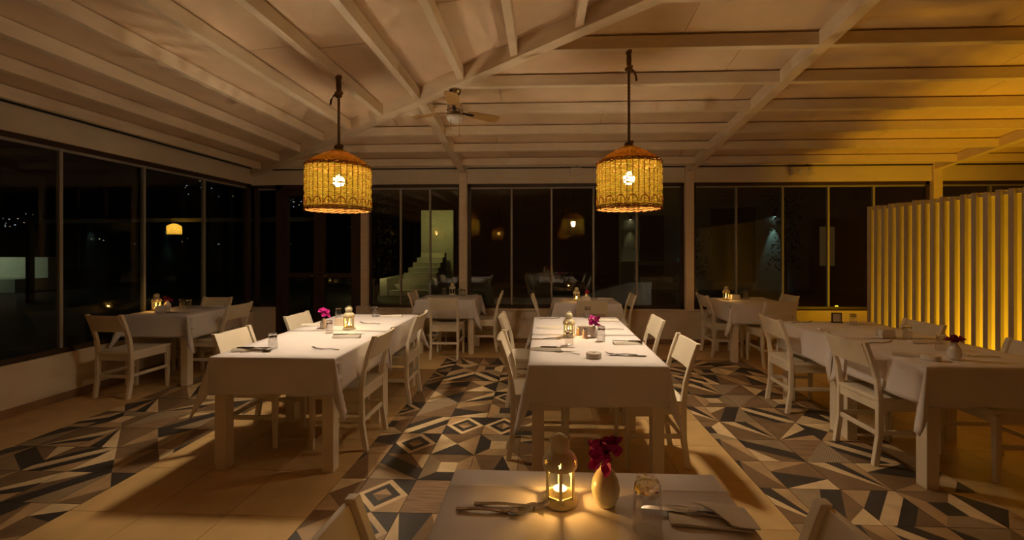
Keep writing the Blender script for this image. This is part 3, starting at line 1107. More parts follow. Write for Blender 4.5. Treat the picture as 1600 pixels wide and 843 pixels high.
# ------------------------------------------------------------------ slatted screen
scr = thing('slatted_screen', 'tall screen of pale upright boards glowing yellow from behind', 'screen', (4.2, 4.6, 0))
for i in range(46):
    y = 5.55 - .109 * i - 4.6
    h = 2.0 + .006 * math.sin(i * 2.3)
    MB().box(0, -.019, .04, .10, .019, h).xf(Matrix.Translation((0, y, 0)) @ Matrix.Rotation(R(15), 4, 'Z')).build('slat', M['fin'], scr, bevel=.003)
MB().box(.04, 5.55 - 4.6 - .109 * 45 - .02, 1.955, .075, 5.55 - 4.6 + .02, 1.985).build('rail', M['fin'], scr, bevel=.003)
MB().box(.03, 5.55 - 4.6 - .109 * 45 - .02, 0, .075, 5.55 - 4.6 + .02, .45).build('rail', M['fin'], scr, bevel=.003)  # unseen kick board, added to block low uplight spill onto the floor
for k, (x, y, pw_, ry) in enumerate(((5.2, 2.65, 1.3, -30), (4.95, 3.05, 1.1, -30), (5.6, 3.45, 1.3, -34), (4.85, 4.0, .8, -30), (5.3, 4.75, 1.0, -32), (6.9, 2.95, 1.3, -18))):
    up = thing('floor_uplight', 'yellow recessed floor uplight hidden behind the slatted screen, number %s from the viewer' % ('one', 'two', 'three', 'four', 'five', 'six')[k], 'lamp', (x, y, 0), 0, 'uplights behind the screen')
    MB().lathe([(.10, 0), (.12, .002), (.12, .010), (.095, .012)], 16).build('housing', M['black'], up, smooth=True, auto=40)
    MB().lathe([(.001, .0115), (.095, .0125)], 16).build('lens', M['upl'], up)
    lamp('uplight_light', (0, 0, .07), UP_W * pw_, UP_COL, .045, up, spot=125, rot=(R(180 - 22), R(ry), 0))

# ------------------------------------------------------------------ tableware
def star_cut(mb_obj, places):
    """cut small star-shaped holes through a metal shell"""
    cut = MB()
    for p, nrm, sz in places:
        n_ = Vector(nrm).normalized()
        q = n_.to_track_quat('Z', 'Y').to_matrix().to_4x4()
        poly = [((sz if i % 2 == 0 else sz * .42) * math.sin(PI * i / 5), (sz if i % 2 == 0 else sz * .42) * math.cos(PI * i / 5)) for i in range(10)]
        t_ = MB().prism(poly, -.015, .015).xf(Matrix.Translation(p) @ q)
        cut.add(t_.v, t_.f)
    c_ = cut.build('cutter', M['lantern'])
    md = mb_obj.modifiers.new('cut', 'BOOLEAN')
    md.object = c_
    md.operation = 'DIFFERENCE'
    md.solver = 'EXACT'
    dg = bpy.context.evaluated_depsgraph_get()
    me = bpy.data.meshes.new_from_object(mb_obj.evaluated_get(dg))
    mb_obj.modifiers.clear()
    mb_obj.data = me
    bpy.data.objects.remove(c_)


def make_lantern():
    e = empty('candle_lantern')
    MB().lathe([(.047, 0), (.0515, .003), (.0515, .009), (.047, .017), (.042, .019), (.040, .021)], 36).build('base', M['lantern'], e, smooth=True, auto=50)
    rc = .0425
    for k in range(6):
        a = PI / 6 + k * PI / 3
        b = a + PI / 3
        p, q = Vector((rc * math.cos(a), rc * math.sin(a), 0)), Vector((rc * math.cos(b), rc * math.sin(b), 0))
        MB().bar(p + Vector((0, 0, .018)), p + Vector((0, 0, .108)), .009, .005, (-p.x, -p.y, 0)).build('post', M['lantern'], e)
        for z0, z1 in ((.019, .026), (.100, .108)):
            MB().bar(p + Vector((0, 0, (z0 + z1) / 2)), q + Vector((0, 0, (z0 + z1) / 2)), .003, z1 - z0).build('rail', M['lantern'], e)
        m_ = p.lerp(q, .02), p.lerp(q, .98)
        MB().bar(m_[0] * .985 + Vector((0, 0, .063)), m_[1] * .985 + Vector((0, 0, .063)), .0015, .075).build('pane', M['glass'], e)
    prof = [(.0505, .106), (.0515, .110), (.0505, .122), (.046, .133), (.037, .143), (.029, .149), (.0275, .153)]
    inner = [(r_ - .0016, z_ - .0004) for r_, z_ in prof][::-1]
    o = MB().loft([[(r_ * math.cos(2 * PI * j / 48), r_ * math.sin(2 * PI * j / 48), z_) for j in range(48)] for r_, z_ in prof + inner], closed=True).build('roof', M['lantern'], e)
    pl = []
    for k in range(6):
        a = -PI / 2 + k * PI / 3
        pl.append(((.049 * math.cos(a), .049 * math.sin(a), .1265), (math.cos(a), math.sin(a), .42), .0085))
    star_cut(o, pl)
    for p in o.data.polygons:
        p.use_smooth = True
    o.data.set_sharp_from_angle(angle=R(50))
    MB().lathe([(.0265, .151), (.0285, .156), (.0285, .176), (.024, .188), (.014, .196), (.001, .198)], 32).build('chimney', M['lantern'], e, smooth=True, auto=50)
    MB().tube([(-.027, 0, .168), (-.031, 0, .186), (-.018, 0, .203), (0, 0, .207), (.018, 0, .203), (.031, 0, .186), (.027, 0, .168)], .0015, 6).build('handle', M['lantern'], e, smooth=True)
    return e


lan0 = make_lantern()
LANT = [
    (.048, 1.168, .95, True, 'cream metal lantern with star cut-outs, candle lit, on the nearest table', 'on the nearest table'),
    (-1.70, 3.58, .98, True, 'cream metal lantern glowing on the left long table beside the basket lamp', 'on the left long table'),
    (.209, 3.34, .98, True, 'cream metal lantern glowing on the central long table beside a tumbler', 'on the central long table'),
    (-4.40, 4.56, .95, True, 'cream metal lantern burning on the table in the left window corner', 'in the left window corner'),
    (-1.376, 6.27, .95, False, 'unlit cream metal lantern on the small table by the left white post', ''),
    (.454, 5.63, .95, True, 'cream metal lantern burning on the small table behind the central long table', 'behind the central long table'),
    (2.523, 5.84, .95, True, 'cream metal lantern burning on the small table by the right back window', 'by the right back window'),
]
cand0 = None
for i, (x, y, s, lit, lb, where) in enumerate(LANT):
    o = lan0 if i == 0 else dup(lan0)
    o.location = (x, y, ZT)
    o.scale = (s, s, s)
    o.rotation_euler = (0, 0, R(0 if i == 0 else 17 * i))
    tag(o, lb, 'lantern', 'cream metal candle lanterns')
    if lit:
        if cand0 is None:
            cand0 = empty('tealight')
            MB().lathe([(.001, 0), (.019, 0), (.0195, .015), (.0185, .015), (.018, .012), (.001, .0115)], 20).build('cup', M['wax'], cand0, smooth=True, auto=40)
            MB().lathe([(.0006, .0), (.0038, .004), (.0046, .008), (.0030, .014), (.0004, .021)], 10, (0, 0, .014)).build('flame', M['flame'], cand0, smooth=True)
            c = cand0
        else:
            c = dup(cand0)
        c.location = (x, y, ZT + .0225 * s)
        tag(c, 'small tealight burning inside the cream lantern ' + where, 'candle', 'tealights in the lanterns')
        lamp('candle_light', (x, y, ZT + .0225 * s + .030), CANDLE_W, CANDLE_COL, .007)


def tumbler_mesh():
    mb = MB()
    n = 12
    ro, ri = .031, .0285
    # stands upside down: open rim at z = 0, thick faceted foot on top
    prof = [(ri, .0), (ro, .0), (ro * .99, .03), (ro * .95, .07), (ro * .90, .088), (ro * .88, .104), (ro * .80, .109), (.0008, .109), ]
    inner = [(.0008, .086), (ri * .80, .087), (ri * .90, .080), (ri * .96, .04)]
    mb.loft([[(r_ * math.cos(2 * PI * j / n), r_ * math.sin(2 * PI * j / n), z_) for j in range(n)] for r_, z_ in prof + inner], closed=True)
    for k in range(len(mb.f)):
        zs = [mb.v[q][2] for q in mb.f[k]]
        mb.m[k] = 1 if min(zs) > .078 else 0
    return mb


tum_mesh = tumbler_mesh().mesh('tumbler', [M['thin'], M['tumbler']], smooth=True, auto=25)
TUMB = [
    (.262, 1.055, 1.16, 'clear tumbler upside down on the nearest table beside the napkin'),
    (-1.905, 2.86, 1.0, 'clear tumbler upside down on the left long table, nearest one'),
    (-1.785, 3.41, .95, 'clear tumbler upside down on the left long table in front of the vase'),
    (-2.07, 4.13, .95, 'clear tumbler upside down at the far left of the left long table'),
    (-1.74, 4.24, .95, 'clear tumbler upside down at the far end of the left long table near the aisle'),
    (.194, 3.06, 1.0, 'clear tumbler on the central long table in front of the lantern'),
    (.445, 3.20, 1.05, 'tall clear tumbler on the central long table right of the vase'),
    (.456, 4.25, 1.05, 'clear tumbler at the far end of the central long table'),
    (2.87, 3.40, 1.0, 'clear tumbler on the screen-side tables beside the napkin holder'),
    (2.785, 3.03, 1.0, 'clear tumbler on the screen-side tables beside the red-flower vase'),
    (2.86, 3.96, .95, 'clear tumbler at the far end of the screen-side tables'),
    (-4.29, 4.77, 1.0, 'clear tumbler in the left window corner, farther from the lantern'),
    (-4.14, 4.70, 1.0, 'clear tumbler in the left window corner, on the room side'),
    (-1.49, 6.22, .95, 'clear tumbler left of the unlit lantern by the left white post'),
    (-1.25, 6.21, .95, 'clear tumbler right of the unlit lantern by the left white post'),
    (-1.18, 6.13, .95, 'clear tumbler near the folded napkin by the left white post'),
    (2.815, 5.90, 1.1, 'clear tumbler on the small table by the right back window'),
]
for x, y, s, lb in TUMB:
    o = link_mesh('tumbler', tum_mesh, None, (x, y, ZT), rnd.uniform(0, 1))
    o.scale = (s, s, s)
    tag(o, lb, 'glass', 'upturned tumblers')


def make_vase(m_, body, neck):
    mb = MB()
    outer = [(.001, 0), (.020, 0), (.026, .006), (.034, .024), (body, .044), (.034, .066), (.024, .086), (neck, .100), (neck + .001, .106)]
    inn = [(neck - .003, .106), (neck - .003, .098), (.02, .082), (.030, .05), (.02, .01), (.001, .008)]
    mb.lathe(outer + inn, 28, cap=False)
    return mb.mesh('bud_vase', m_, smooth=True)


vase_c = make_vase(M['vase'], .0375, .013)
vase_w = make_vase(M['vasew'], .036, .014)


def sprig(rn, n, spread, m_, h):
    """a sprig of papery bracts: parts stem and bracts"""
    e = empty('flower_sprig')
    MB().tube([(0, 0, -.07), (.002, .001, -.02), (.004, .002, h * .4), (.006, 0, h)], .0016, 6).build('stem', M['stem'], e)
    for k in range(n):
        a = rn.uniform(0, 2 * PI)
        r = spread * math.sqrt(rn.random())
        c = Vector((r * math.cos(a), r * math.sin(a) * .8, h * .2 + rn.uniform(0, h * .85) - r * .25))
        s = rn.uniform(.012, .018)
        mt = Matrix.Translation(c) @ Euler((rn.uniform(-1, 1), rn.uniform(-1, 1), rn.uniform(0, 6.28))).to_matrix().to_4x4()
        mb = MB()
        for j in range(3):
            b = 2 * PI * j / 3
            q = Matrix.Rotation(b, 4, 'Z') @ Matrix.Rotation(R(-35), 4, 'Y')

            def pet(i, jj, q=q):
                t, w_ = i / 4, (jj / 4 - .5)
                wd = math.sin(PI * min(1, t * .8 + .12)) * 1.25
                return tuple(q @ Vector((s * 1.6 * t, s * w_ * wd * 1.4, s * .25 * math.sin(t * 3) + s * .3 * w_ * w_)))
            mb.grid(pet, 5, 5)
        mb.xf(mt).build('bract', m_, e, smooth=True)
    MB().lathe([(.001, -.002), (.003, 0), (.001, .004)], 6, (.004, 0, h * .95)).build('bud', M['stem'], e)
    return e


VASES = [
    (.173, 1.158, 'c', 'cream egg-shaped bud vase on the nearest table', 'magenta', 'magenta flower sprig in the cream vase on the nearest table', 1.04, 24, .044, .062),
    (-1.935, 3.60, 'w', 'white bud vase on the left long table', 'magenta', 'magenta flower sprig in the vase on the left long table', .85, 20, .040, .08),
    (.405, 3.33, 'w', 'white bud vase on the central long table', 'magenta', 'magenta flower sprig in the vase on the central long table', .85, 20, .044, .07),
    (2.617, 2.76, 'w', 'white bud vase at the near end of the screen-side tables', 'darkred', 'dark red flower in the vase on the screen-side tables', 1.0, 14, .04, .035),
    (-4.325, 4.62, 'w', 'white bud vase on the table in the left window corner', 'darkred', 'dark red flower in the vase in the left window corner', .95, 8, .03, .05),
    (.60, 5.72, 'w', 'white bud vase on the small table behind the central long table', 'darkred', 'dark red flower in the vase behind the central long table', .85, 9, .035, .05),
]
for i, (x, y, kind, lb, fm, fl, s, n, sp_, h) in enumerate(VASES):
    o = link_mesh('bud_vase', vase_c if kind == 'c' else vase_w, None, (x, y, ZT))
    o.scale = (s, s, s)
    tag(o, lb, 'vase')
    f_ = sprig(random.Random(40 + i), n, sp_, M[fm], h)
    f_.location = (x, y, ZT + .104 * s)
    tag(f_, fl, 'flower')


def fork_mesh():
    mb = MB()
    n = 9
    rings = []
    for i in range(n):
        t = i / (n - 1)
        x = -.095 + .13 * t
        wd = .0052 - .002 * math.sin(PI * t) + (.0 if t < .85 else 0)
        z = .003 + .004 * math.sin(PI * t) ** 2
        rings.append([(x, -wd, z - .0022), (x, wd, z - .0022), (x, wd, z + .0022), (x, -wd, z + .0022)])
    mb.loft(rings)

    def bowl(i, j):
        t = i / 6
        x = .034 + .026 * t
        wd = .0035 + .0085 * math.sin(PI / 2 * min(1, t * 1.2))
        v = j / 4 - .5
        return (x, v * 2 * wd, .0045 + .004 * math.sin(t * 2.6) * .3 + .0012 * (2 * v) ** 2)
    mb.grid(bowl, 7, 5)
    for k in range(4):
        y = (k - 1.5) * .0058
        mb.loft([[(x, y - .0014, z), (x, y + .0014, z), (x, y + .0014, z + .0016), (x, y - .0014, z + .0016)] for x, z in ((.058, .0045), (.076, .008), (.094, .017))])
    return mb


def knife_mesh():
    mb = MB()
    mb.loft([[(x, -wd, .001), (x, wd, .001), (x, wd * .8, .001 + h), (x, -wd * .8, .001 + h)] for x, wd, h in ((-.105, .0055, .005), (-.06, .0062, .006), (.0, .0045, .005))])
    mb.prism([(0, -.0035), (.03, -.008), (.09, -.0095), (.106, -.004), (.112, .006), (.0, .0045)], .0015, .0032)
    return mb


def spoon_mesh():
    mb = MB()
    mb.loft([[(x, -wd, z - .001), (x, wd, z - .001), (x, wd, z + .001), (x, -wd, z + .001)] for x, wd, z in ((-.09, .005, .003), (-.02, .003, .006), (.035, .0028, .005))])

    def bowl(i, j):
        t, v = i / 8, j / 6 - .5
        wd = .018 * math.sin(PI * (.08 + .84 * t)) ** .7
        return (.03 + .05 * t, 2 * v * wd, .006 - .0045 * math.sin(PI * t) * (1 - (2 * v) ** 2))
    mb.grid(bowl, 9, 7)
    return mb


FORK = fork_mesh().mesh('fork', M['steel'], smooth=True, auto=40)
KNIFE = knife_mesh().mesh('knife', M['steel'], smooth=True, auto=40)
SPOON = spoon_mesh().mesh('spoon', M['steel'], smooth=True, auto=40)


def napkin_mesh(kind):
    mb = MB()
    if kind == 'fold':        # flat folded pocket with the top flap turned over on the diagonal
        def sheet(x0, x1, y0, y1, z0, z1, sk=0.0):
            mb.grid(lambda i, j: (x0 + (x1 - x0) * i / 8 + sk * j / 6, y0 + (y1 - y0) * j / 6, z0 + .0015 * math.sin(i * .9 + j * .6)), 9, 7)
            mb.grid(lambda i, j: (x0 + (x1 - x0) * i / 8 + sk * j / 6, y0 + (y1 - y0) * j / 6, z1 + .002 * math.sin(i * .9 + j * .6)), 9, 7)
            for (a, b) in (((x0, y0), (x1, y0)), ((x1, y0), (x1 + sk, y1)), ((x1 + sk, y1), (x0 + sk, y1)), ((x0 + sk, y1), (x0, y0))):
                mb.add([(*a, z0), (*b, z0), (*b, z1), (*a, z1)], [(0, 1, 2, 3)])
        sheet(-.10, .10, -.040, .040, .001, .006)
        fl = [(-.035, .041, .022), (.105, .043, .016), (.112, -.048, .015), (.045, -.050, .021)]
        def flap(z):
            def f(i, j):
                u, v = i / 8, j / 6
                a = Vector(fl[0]).lerp(Vector(fl[1]), u)
                b = Vector(fl[3]).lerp(Vector(fl[2]), u)
                p = a.lerp(b, v)
                return (p.x, p.y, p.z + z + .007 * math.sin(PI * v) * (1 - u) + .002 * math.sin(5 * u + 3 * v))
            return f
        mb.grid(flap(0), 9, 7)
        mb.grid(flap(-.003), 9, 7)
    else:                     # rolled
        n = 12
        rings = []
        for i in range(14):
            t = i / 13
            x = -.105 + .21 * t
            q = 1 + .10 * math.sin(5 * t)
            rings.append([(x, .026 * q * math.cos(2 * PI * j / n) + .004 * math.sin(3 * t), max(.0008, .010 + .0105 * q * math.sin(2 * PI * j / n))) for j in range(n)])
        mb.loft(rings)
        mb.grid(lambda i, j: (-.10 + .205 * i / 8, -.012 - .020 * j / 3, .0205 - .0185 * (j / 3) ** 1.3 + .001 * math.sin(i)), 9, 4)
    return mb


NAPF = napkin_mesh('fold').mesh('napkin', M['napkin'], smooth=True, auto=50)
NAPR = napkin_mesh('roll').mesh('napkin', M['napkin'], smooth=True, auto=60)
NAPS = [
    (.43, 1.105, -6, NAPF, 'folded cream napkin with its flap turned over a knife on the nearest table'),
    (-2.03, 2.80, 12, NAPR, 'rolled napkin at the near left corner of the left long table'),
    (-1.56, 3.25, 8, NAPR, 'rolled napkin on the aisle side of the left long table'),
    (-2.10, 3.74, 10, NAPR, 'rolled napkin on the far side of the vase on the left long table'),
    (-1.57, 4.27, 6, NAPR, 'rolled napkin at the far aisle corner of the left long table'),
    (.02, 2.90, -8, NAPR, 'rolled napkin at the near left corner of the central long table'),
    (.06, 3.70, -4, NAPR, 'rolled napkin at the left of the central long table beyond the lantern'),
    (.625, 3.11, 4, NAPR, 'rolled napkin at right of the central long table before the nearer chair'),
    (.63, 4.10, 5, NAPR, 'rolled napkin at the far right corner of the central long table'),
    (2.49, 3.70, -4, NAPR, 'rolled napkin on the aisle side of the screen-side tables, farther one'),
    (2.42, 2.86, -10, NAPR, 'rolled napkin on the aisle side of the screen-side tables, nearer one'),
    (2.98, 4.02, 0, NAPR, 'rolled napkin at the far screen corner of the screen-side tables'),
    (2.86, 3.24, 0, NAPR, 'rolled napkin on the screen side of the screen-side tables'),
    (-3.98, 4.86, 10, NAPR, 'rolled napkin on the table in the left window corner'),
    (.86, 5.85, 4, NAPR, 'rolled napkin on the small table behind the central long table'),
    (-1.08, 6.22, 30, NAPF, 'folded napkin on the small table by the left white post'),
    (3.00, 6.00, 4, NAPR, 'rolled napkin on the small table by the right back window'),
]
for x, y, rz, me, lb in NAPS:
    tag(link_mesh('napkin', me, None, (x, y, ZT), R(rz)), lb, 'napkin', 'cream napkins')
CUT = [
    ('fork', FORK, -.130, 1.112, -3, .0, 'steel fork left of the lantern on the nearest table, nearer of the two'),
    ('fork', FORK, -.085, 1.138, -2, .0, 'steel fork left of the lantern on the nearest table, farther of the two'),
    ('knife', KNIFE, .385, 1.118, 172, .0075, 'steel knife tucked under the flap of the folded napkin'),
    ('knife', KNIFE, -1.99, 2.79, 4, .021, 'steel knife on the napkin at the near left corner of the left long table'),
    ('spoon', SPOON, -1.95, 2.76, 15, 0, 'steel spoon before the nearest tumbler on the left long table'),
    ('fork', FORK, -1.52, 2.85, 172, 0, 'steel fork at the near end of the left long table on the aisle side'),
    ('fork', FORK, -1.62, 3.84, 172, 0, 'steel fork on the left long table beyond the lantern'),
    ('knife', KNIFE, -1.55, 3.26, 10, .021, 'steel knife on the aisle-side napkin of the left long table'),
    ('knife', KNIFE, -1.57, 4.26, 10, .021, 'steel knife on the far aisle napkin of the left long table'),
    ('fork', FORK, .07, 4.18, 8, 0, 'steel fork at the far left corner of the central long table'),
    ('fork', FORK, .10, 3.27, 12, 0, 'steel fork at left of the central long table before the lantern'),
    ('knife', KNIFE, .02, 3.24, 4, 0, 'steel knife at left of the central long table before the lantern'),
    ('knife', KNIFE, .10, 2.89, -4, .021, 'steel knife on the near left napkin of the central long table'),
    ('spoon', SPOON, .16, 2.83, 150, 0, 'steel spoon at the near left of the central long table'),
    ('fork', FORK, .52, 2.79, 176, 0, 'steel fork beside the ashtray on the central long table'),
    ('knife', KNIFE, .56, 2.76, 176, 0, 'steel knife beside the ashtray on the central long table'),
    ('fork', FORK, .60, 3.66, 178, 0, 'steel fork at right of the central long table beyond the vase'),
    ('knife', KNIFE, .635, 3.11, 172, .021, 'steel knife on the right-hand napkin of the central long table'),
    ('fork', FORK, 2.52, 3.22, 10, 0, 'steel fork on the aisle side of the screen-side tables'),
    ('fork', FORK, 2.86, 2.84, 172, 0, 'steel fork at the near end of the screen-side tables beyond the vase'),
    ('fork', FORK, 2.46, 4.06, 8, 0, 'steel fork at the far aisle corner of the screen-side tables'),
    ('knife', KNIFE, -4.02, 4.42, 10, 0, 'steel knife on the table in the left window corner'),
    ('fork', FORK, .30, 5.60, 8, 0, 'steel fork on the small table behind the central long table'),
]
for nm, me, x, y, rz, dz, lb in CUT:
    o = tag(link_mesh(nm, me, None, (x, y, ZT + dz), R(rz)), lb, nm, 'steel cutlery')
    o.scale = (1.1, 1.1, 1.0)

# napkin holders
nh_b = MB()
nh_b.lathe([(.001, 0), (.055, 0), (.060, .004), (.060, .008), (.001, .008)], 24)
HOLD = [
    (2.72, 3.42, 'white ceramic napkin holder on the screen-side tables'),
    (-1.85, 3.76, 'white napkin holder between vase and lantern on the left long table'),
    (.36, 3.47, 'white napkin holder behind the vase on the central long table'),
    (-4.27, 4.50, 'white napkin holder right of the lantern in the left window corner'),
    (.575, 5.58, 'white napkin holder on the small table behind the central long table'),
    (2.67, 5.90, 'white napkin holder right of the lantern by the right back window'),
]
hold0 = None
for x, y, lb in HOLD:
    if hold0 is None:
        h0 = empty('napkin_holder')
        MB().box(-.065, -.030, 0, .065, .030, .012).build('foot', M['vasew'], h0, bevel=.005)
        for s in (-1, 1):
            MB().prism([(-.060, 0), (.060, 0), (.060, .045), (.050, .058), (-.050, .058), (-.060, .045)], 0, .006).xf(Matrix.Translation((0, s * .024 + .003, .01)) @ Matrix.Rotation(R(90), 4, 'X')).build('plate', M['vasew'], h0, bevel=.002)
        MB().box(-.055, -.018, .012, .055, .018, .066).build('paper', M['napkin'], h0, bevel=.004)
        hold0 = h0
        o = h0
    else:
        o = dup(hold0)
    o.location = (x, y, ZT)
    o.rotation_euler = (0, 0, R(rnd.uniform(-12, 12)))
    tag(o, lb, 'napkin holder', 'white napkin holders')

# salt and pepper shakers
for i, (x, y, m_, lb) in enumerate(((.334, 3.315, 'salt', 'glass shaker of salt beside the vase on the central long table'), (.292, 3.40, 'pepper', 'glass shaker of pepper behind the salt on the central long table'))):
    e = thing('shaker', lb, 'shaker', (x, y, ZT))
    MB().lathe([(.001, 0), (.020, 0), (.021, .004), (.018, .05), (.015, .056)], 16).build('glass_body', M[m_], e, smooth=True, auto=50)
    MB().lathe([(.0165, .055), (.0165, .066), (.011, .072), (.001, .073)], 16).build('cap', M['steel'], e, smooth=True, auto=40)
# ashtrays
for x, y, lb in ((.331, 2.72, 'round white ashtray on the near part of the central long table'), (2.46, 2.745, 'round white ashtray at the near end of the screen-side tables')):
    mb = MB()
    mb.lathe([(.001, 0), (.046, 0), (.050, .004), (.050, .026), (.046, .031), (.014, .031), (.010, .022), (.001, .020)], 32)
    tag(mb.build('ashtray', M['vasew'], None, smooth=True, auto=40), lb, 'ashtray').location = (x, y, ZT)
# menu stand at the far end of the screen-side tables
ms = thing('table_card_stand', 'small dark framed stand at the far end of the screen-side tables', 'stand', (2.80, 4.09, ZT))
MB().box(-.05, -.02, 0, .05, .02, .008).build('foot', M['brown'], ms, bevel=.002)
for s in (-1, 1):
    MB().box(s * .042 - .004, -.006, .008, s * .042 + .004, .006, .09).build('upright', M['brown'], ms)
MB().box(-.046, -.006, .086, .046, .006, .094).build('crossbar', M['brown'], ms)
MB().box(-.038, -.002, .010, .038, .002, .085).build('card', M['plaster'], ms)

# ------------------------------------------------------------------ outdoors
gd = MB().box(-90, YB + .2, -.30, 90, 120, -.06)
gd.box(-90, -60, -.30, XL - .2, YB + .2, -.06)
struct(gd.build('ground', M['ground']))
pw = thing('parapet_wall', 'low white outdoor wall stepping down as a ramp beyond the middle window', 'wall', (1.82, 9.2, -.06))
MB().add([(-1.6, 0, 0), (.55, 0, 0), (.55, 0, .78), (0.1, 0, .78), (-1.0, 0, .46), (-1.6, 0, .46),
          (-1.6, .25, 0), (.55, .25, 0), (.55, .25, .78), (0.1, .25, .78), (-1.0, .25, .46), (-1.6, .25, .46)],
         [(0, 1, 2, 3, 4, 5), (11, 10, 9, 8, 7, 6)] + [(i, (i + 1) % 6, 6 + (i + 1) % 6, 6 + i) for i in range(6)]).build('wall_body', M['outwall'], pw)
MB().box(-2.9, .1, 0, -1.6, .35, .40).build('wall_wing', M['outwall'], pw)

pl_ = thing('added_path_light', 'added path light hidden behind a white post to brighten the outdoor parapet', 'lamp', (2.95, 8.5, -.06))  # added lamp, out of sight behind the post, lifts the dark parapet
MB().lathe([(.05, 0), (.05, .55), (.06, .56), (.06, .60), (.001, .61)], 12).build('post', M['black'], pl_, smooth=True, auto=40)
MB().lathe([(.052, .50), (.054, .51), (.054, .545), (.052, .55)], 12).build('lens', M['fixture'], pl_)
lamp('added_path_light_glow', (-.12, 0, .52), 1.3, (1.0, .92, .75), .05, pl_)
# outdoor staircase seen through the left back window
stc = thing('outdoor_staircase', 'pale outdoor staircase lit yellow beyond the left back window', 'staircase', (-4.4, 13.2, -.06))
for k in range(8):
    MB().box(-.55 + .06 * k, .30 * k, 0, .75, .30 * k + .32, .17 * (k + 1)).build('step', M['outwall'], stc)
MB().box(-.85, 0, 0, -.62, 2.4, .55).build('flank_wall', M['outwall'], stc)
MB().box(-.30, 2.7, 0, .95, 2.9, 3.0).build('landing_wall', M['outwall'], stc)
lamp('stair_light', (-3.9, 14.6, 2.4), 20, (1.0, 0.80, 0.2), .08)
lamp('stair_light_low', (-5.3, 12.9, .9), 9, (1.0, 0.75, 0.25), .05)

# villa beyond the right back windows
vl = thing('villa', 'white villa with lamps and balcony beyond the right back windows', 'building', (5.2, 14.5, -.06))
MB().box(-2.3, 1.2, 0, 6.4, 1.5, 4.2).build('wall', M['outwall'], vl)
MB().box(-2.3, .9, 3.05, -.6, 1.2, 3.4).build('lintel', M['outwall'], vl)
MB().box(-1.62, 1.12, .3, -.72, 1.21, 2.75).build('door', M['outdark'], vl)
MB().box(1.0, 1.12, .3, 2.6, 1.21, 3.0).build('shutter', M['outdark'], vl)
for k in range(10):
    MB().box(-2.28 + .07 * k, 1.0, 1.45, -2.26 + .07 * k, 1.02, 2.15).build('baluster', M['outwall'], vl)
MB().box(-2.3, .98, 2.14, -1.6, 1.03, 2.19).build('handrail', M['outwall'], vl)
MB().box(-2.3, .9, .9, .0, 1.2, 1.05).build('balcony_slab', M['outwall'], vl)
for k, (x, z, cm, cc, pwv) in enumerate(((-1.95, 2.66, 'fixturew', (1.0, .9, .4), 2.6), (.15, 2.25, 'fixture', (.55, 1.0, .85), 2.4), (3.28, 2.75, 'fixture', (.55, 1.0, .9), 6.0))):
    f_ = MB().lathe([(.05, -.06), (.06, -.05), (.06, .06), (.05, .07)], 12, (x, 1.10, z)).build('wall_sconce', M['black'], vl)
    MB().lathe([(.001, -.063), (.052, -.061)], 12, (x, 1.10, z)).build('sconce_lens', M[cm], f_)
    lamp('sconce_light', (5.2 + x, 14.5 + 1.02, z - .12 - .06), pwv * 3, cc, .03, spot=38, rot=(R(6), 0, 0))
MB().box(4.55, .9, 0, 6.3, 1.2, 2.6).build('bay', M['outdark'], vl)
wn = MB().box(4.75, .86, .9, 5.25, .90, 2.3).build('window', M['warmwin'], vl)
MB().box(4.98, .83, .9, 5.02, .86, 2.3).build('window_bar', M['outdark'], wn)

# tree before the villa sconce
def leafy(name, label, loc, h, spread, n, seed):
    rn = random.Random(seed)
    e = thing(name, label, 'tree', loc)
    pts = [(0, 0, 0), (.03, .02, h * .3), (-.02, .03, h * .6), (.04, 0, h)]
    MB().tube(pts, [.06, .05, .035, .012], 8).build('trunk', M['bark'], e, smooth=True)
    for k in range(5):
        a = rn.uniform(0, 6.28); z = h * rn.uniform(.35, .85)
        MB().tube([(0, 0, z), (.3 * spread * math.cos(a), .3 * spread * math.sin(a), z + .15), (.8 * spread * math.cos(a), .8 * spread * math.sin(a), z + .3)], [.02, .014, .006], 6).build('branch', M['bark'], e)
    lf = MB()
    for k in range(n):
        a = rn.uniform(0, 6.28); r = spread * math.sqrt(rn.random()); z = h * (.25 + .85 * rn.random())
        c = Vector((r * math.cos(a), r * math.sin(a), z))
        m_ = Matrix.Translation(c) @ Euler((rn.uniform(-1.2, 1.2), rn.uniform(-1.2, 1.2), rn.uniform(0, 6.3))).to_matrix().to_4x4()
        s = rn.uniform(.05, .09)
        q = [m_ @ Vector(p) for p in ((-s, 0, 0), (0, -s * .4, .01), (s, 0, 0), (0, s * .4, .01))]
        lf.add(q, [(0, 1, 2, 3)])
    o = lf.build('foliage', M['leaf'], e)
    o['kind'] = 'stuff'
    return e


leafy('garden_tree', 'dark leafy tree before the cool-lit villa wall', (8.35, 14.7, -.06), 3.1, .55, 420, 5)
leafy('garden_shrub', 'dark shrub below the small cool lamp of the villa', (5.35, 15.0, -.06), 1.9, .5, 300, 6)
leafy('garden_tree', 'dark tree before the lit staircase', (-5.0, 12.2, -.06), 3.0, .7, 420, 8)

# white building far out to the left
fw = thing('lit_white_wall', 'far low white wall lit beyond the left windows', 'wall', (-19.6, 14.6, -.06))
MB().box(-4, 0, .45, 1.35, .3, 1.20).build('wall_body', M['outwall'], fw)
MB().box(-4, -1.0, 0, 1.4, .3, .45).build('ledge', M['outwall'], fw)
lamp('far_wall_light', (-20.2, 12.9, 1.5), 26, (0.85, 1.0, .6), .1)

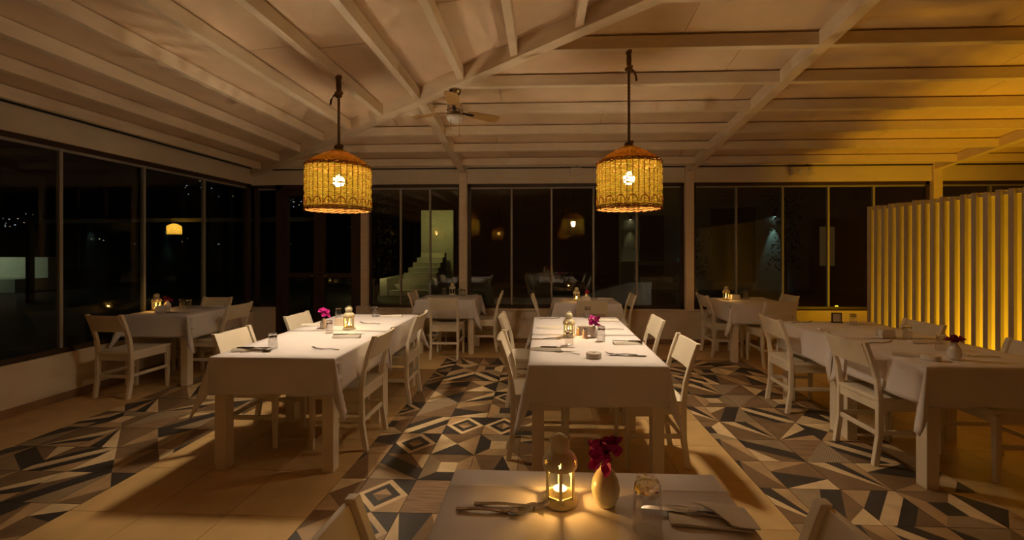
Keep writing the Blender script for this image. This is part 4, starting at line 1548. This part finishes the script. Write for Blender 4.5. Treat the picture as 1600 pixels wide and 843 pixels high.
# hanging lamp and pergola beam outdoors, left
pg = thing('pergola', 'pale pergola beam outdoors beyond the left windows', 'pergola', (-10, 10.5, -.06))
MB().bar((-4.5, .6, 2.28), (4.2, 0, 2.28), .10, .10).build('crossbeam', M['outwall'], pg)
for x, y in ((-4.4, .6), (4.1, 0)):
    MB().box(x - .06, y - .06, 0, x + .06, y + .06, 2.24).build('upright', M['outdark'], pg)
gl = thing('garden_lantern', 'small orange basket lantern hanging under the outdoor pergola beam', 'lamp', (-9.6, 10.45, 1.96))
MB().lathe([(.15, -.13), (.16, -.10), (.155, .08), (.10, .12), (.03, .15)], 16, cap=False).build('shade', M['wicker'], gl, smooth=True)
MB().lathe([(.001, -.03), (.03, -.02), (.035, 0), (.02, .03), (.001, .04)], 10).build('bulb', M['bulbr'], gl)
MB().tube([(0, 0, .14), (0, 0, .24)], .006, 6).build('cord', M['rope'], gl)
lamp('garden_lantern_light', (0, 0, 0), 3, REAR_COL, .04, gl)

# town lights on the far hillside
tl = random.Random(12)
hill = MB()
hill.grid(lambda i, j: (-(26 + 9 * j) * math.sin(R(-30 + 6 * i)), (26 + 9 * j) * math.cos(R(-30 + 6 * i)), -.10 + .25 * 9 * j), 24, 12)
struct(hill.build('hill', M['outdark']))
bmw = MB().lathe([(.01, -1), (.7, -.7), (1, 0), (.7, .7), (.01, 1)], 8)
me_w = bmw.mesh('town_lamp', M['town'], smooth=True)
me_c = bmw.mesh('town_lamp', M['townw'], smooth=True)
SPOTS = []
for k in range(14):
    SPOTS.append((tl.uniform(4, 75), tl.uniform(332, 356)))
for k in range(10):
    SPOTS.append((tl.uniform(280, 365), tl.uniform(282, 308)))
for k in range(12):
    SPOTS.append((tl.uniform(448, 476), tl.uniform(300, 330)))
for k in range(10):
    SPOTS.append((tl.uniform(140, 560), tl.uniform(370, 382)))
th = R(2.4)
for k, (px, py) in enumerate(SPOTS):
    a, b = (px - 821) / 650, (388 - py) / 650
    dv = Vector((math.cos(th) * a - math.sin(th), math.sin(th) * a + math.cos(th), b))
    dist = (1.56 + 6.5) / (.25 * math.hypot(dv.x, dv.y) - b)
    p = Vector((0, 0, 1.46)) + dv * dist
    s = tl.uniform(.0006, .0014) * dist
    o = link_mesh('town_lamp', me_w if tl.random() < .6 else me_c, None, p)
    o.scale = (s, s, s)
    tag(o, 'tiny distant town light in the night beyond the glass', 'light', 'distant town lights')
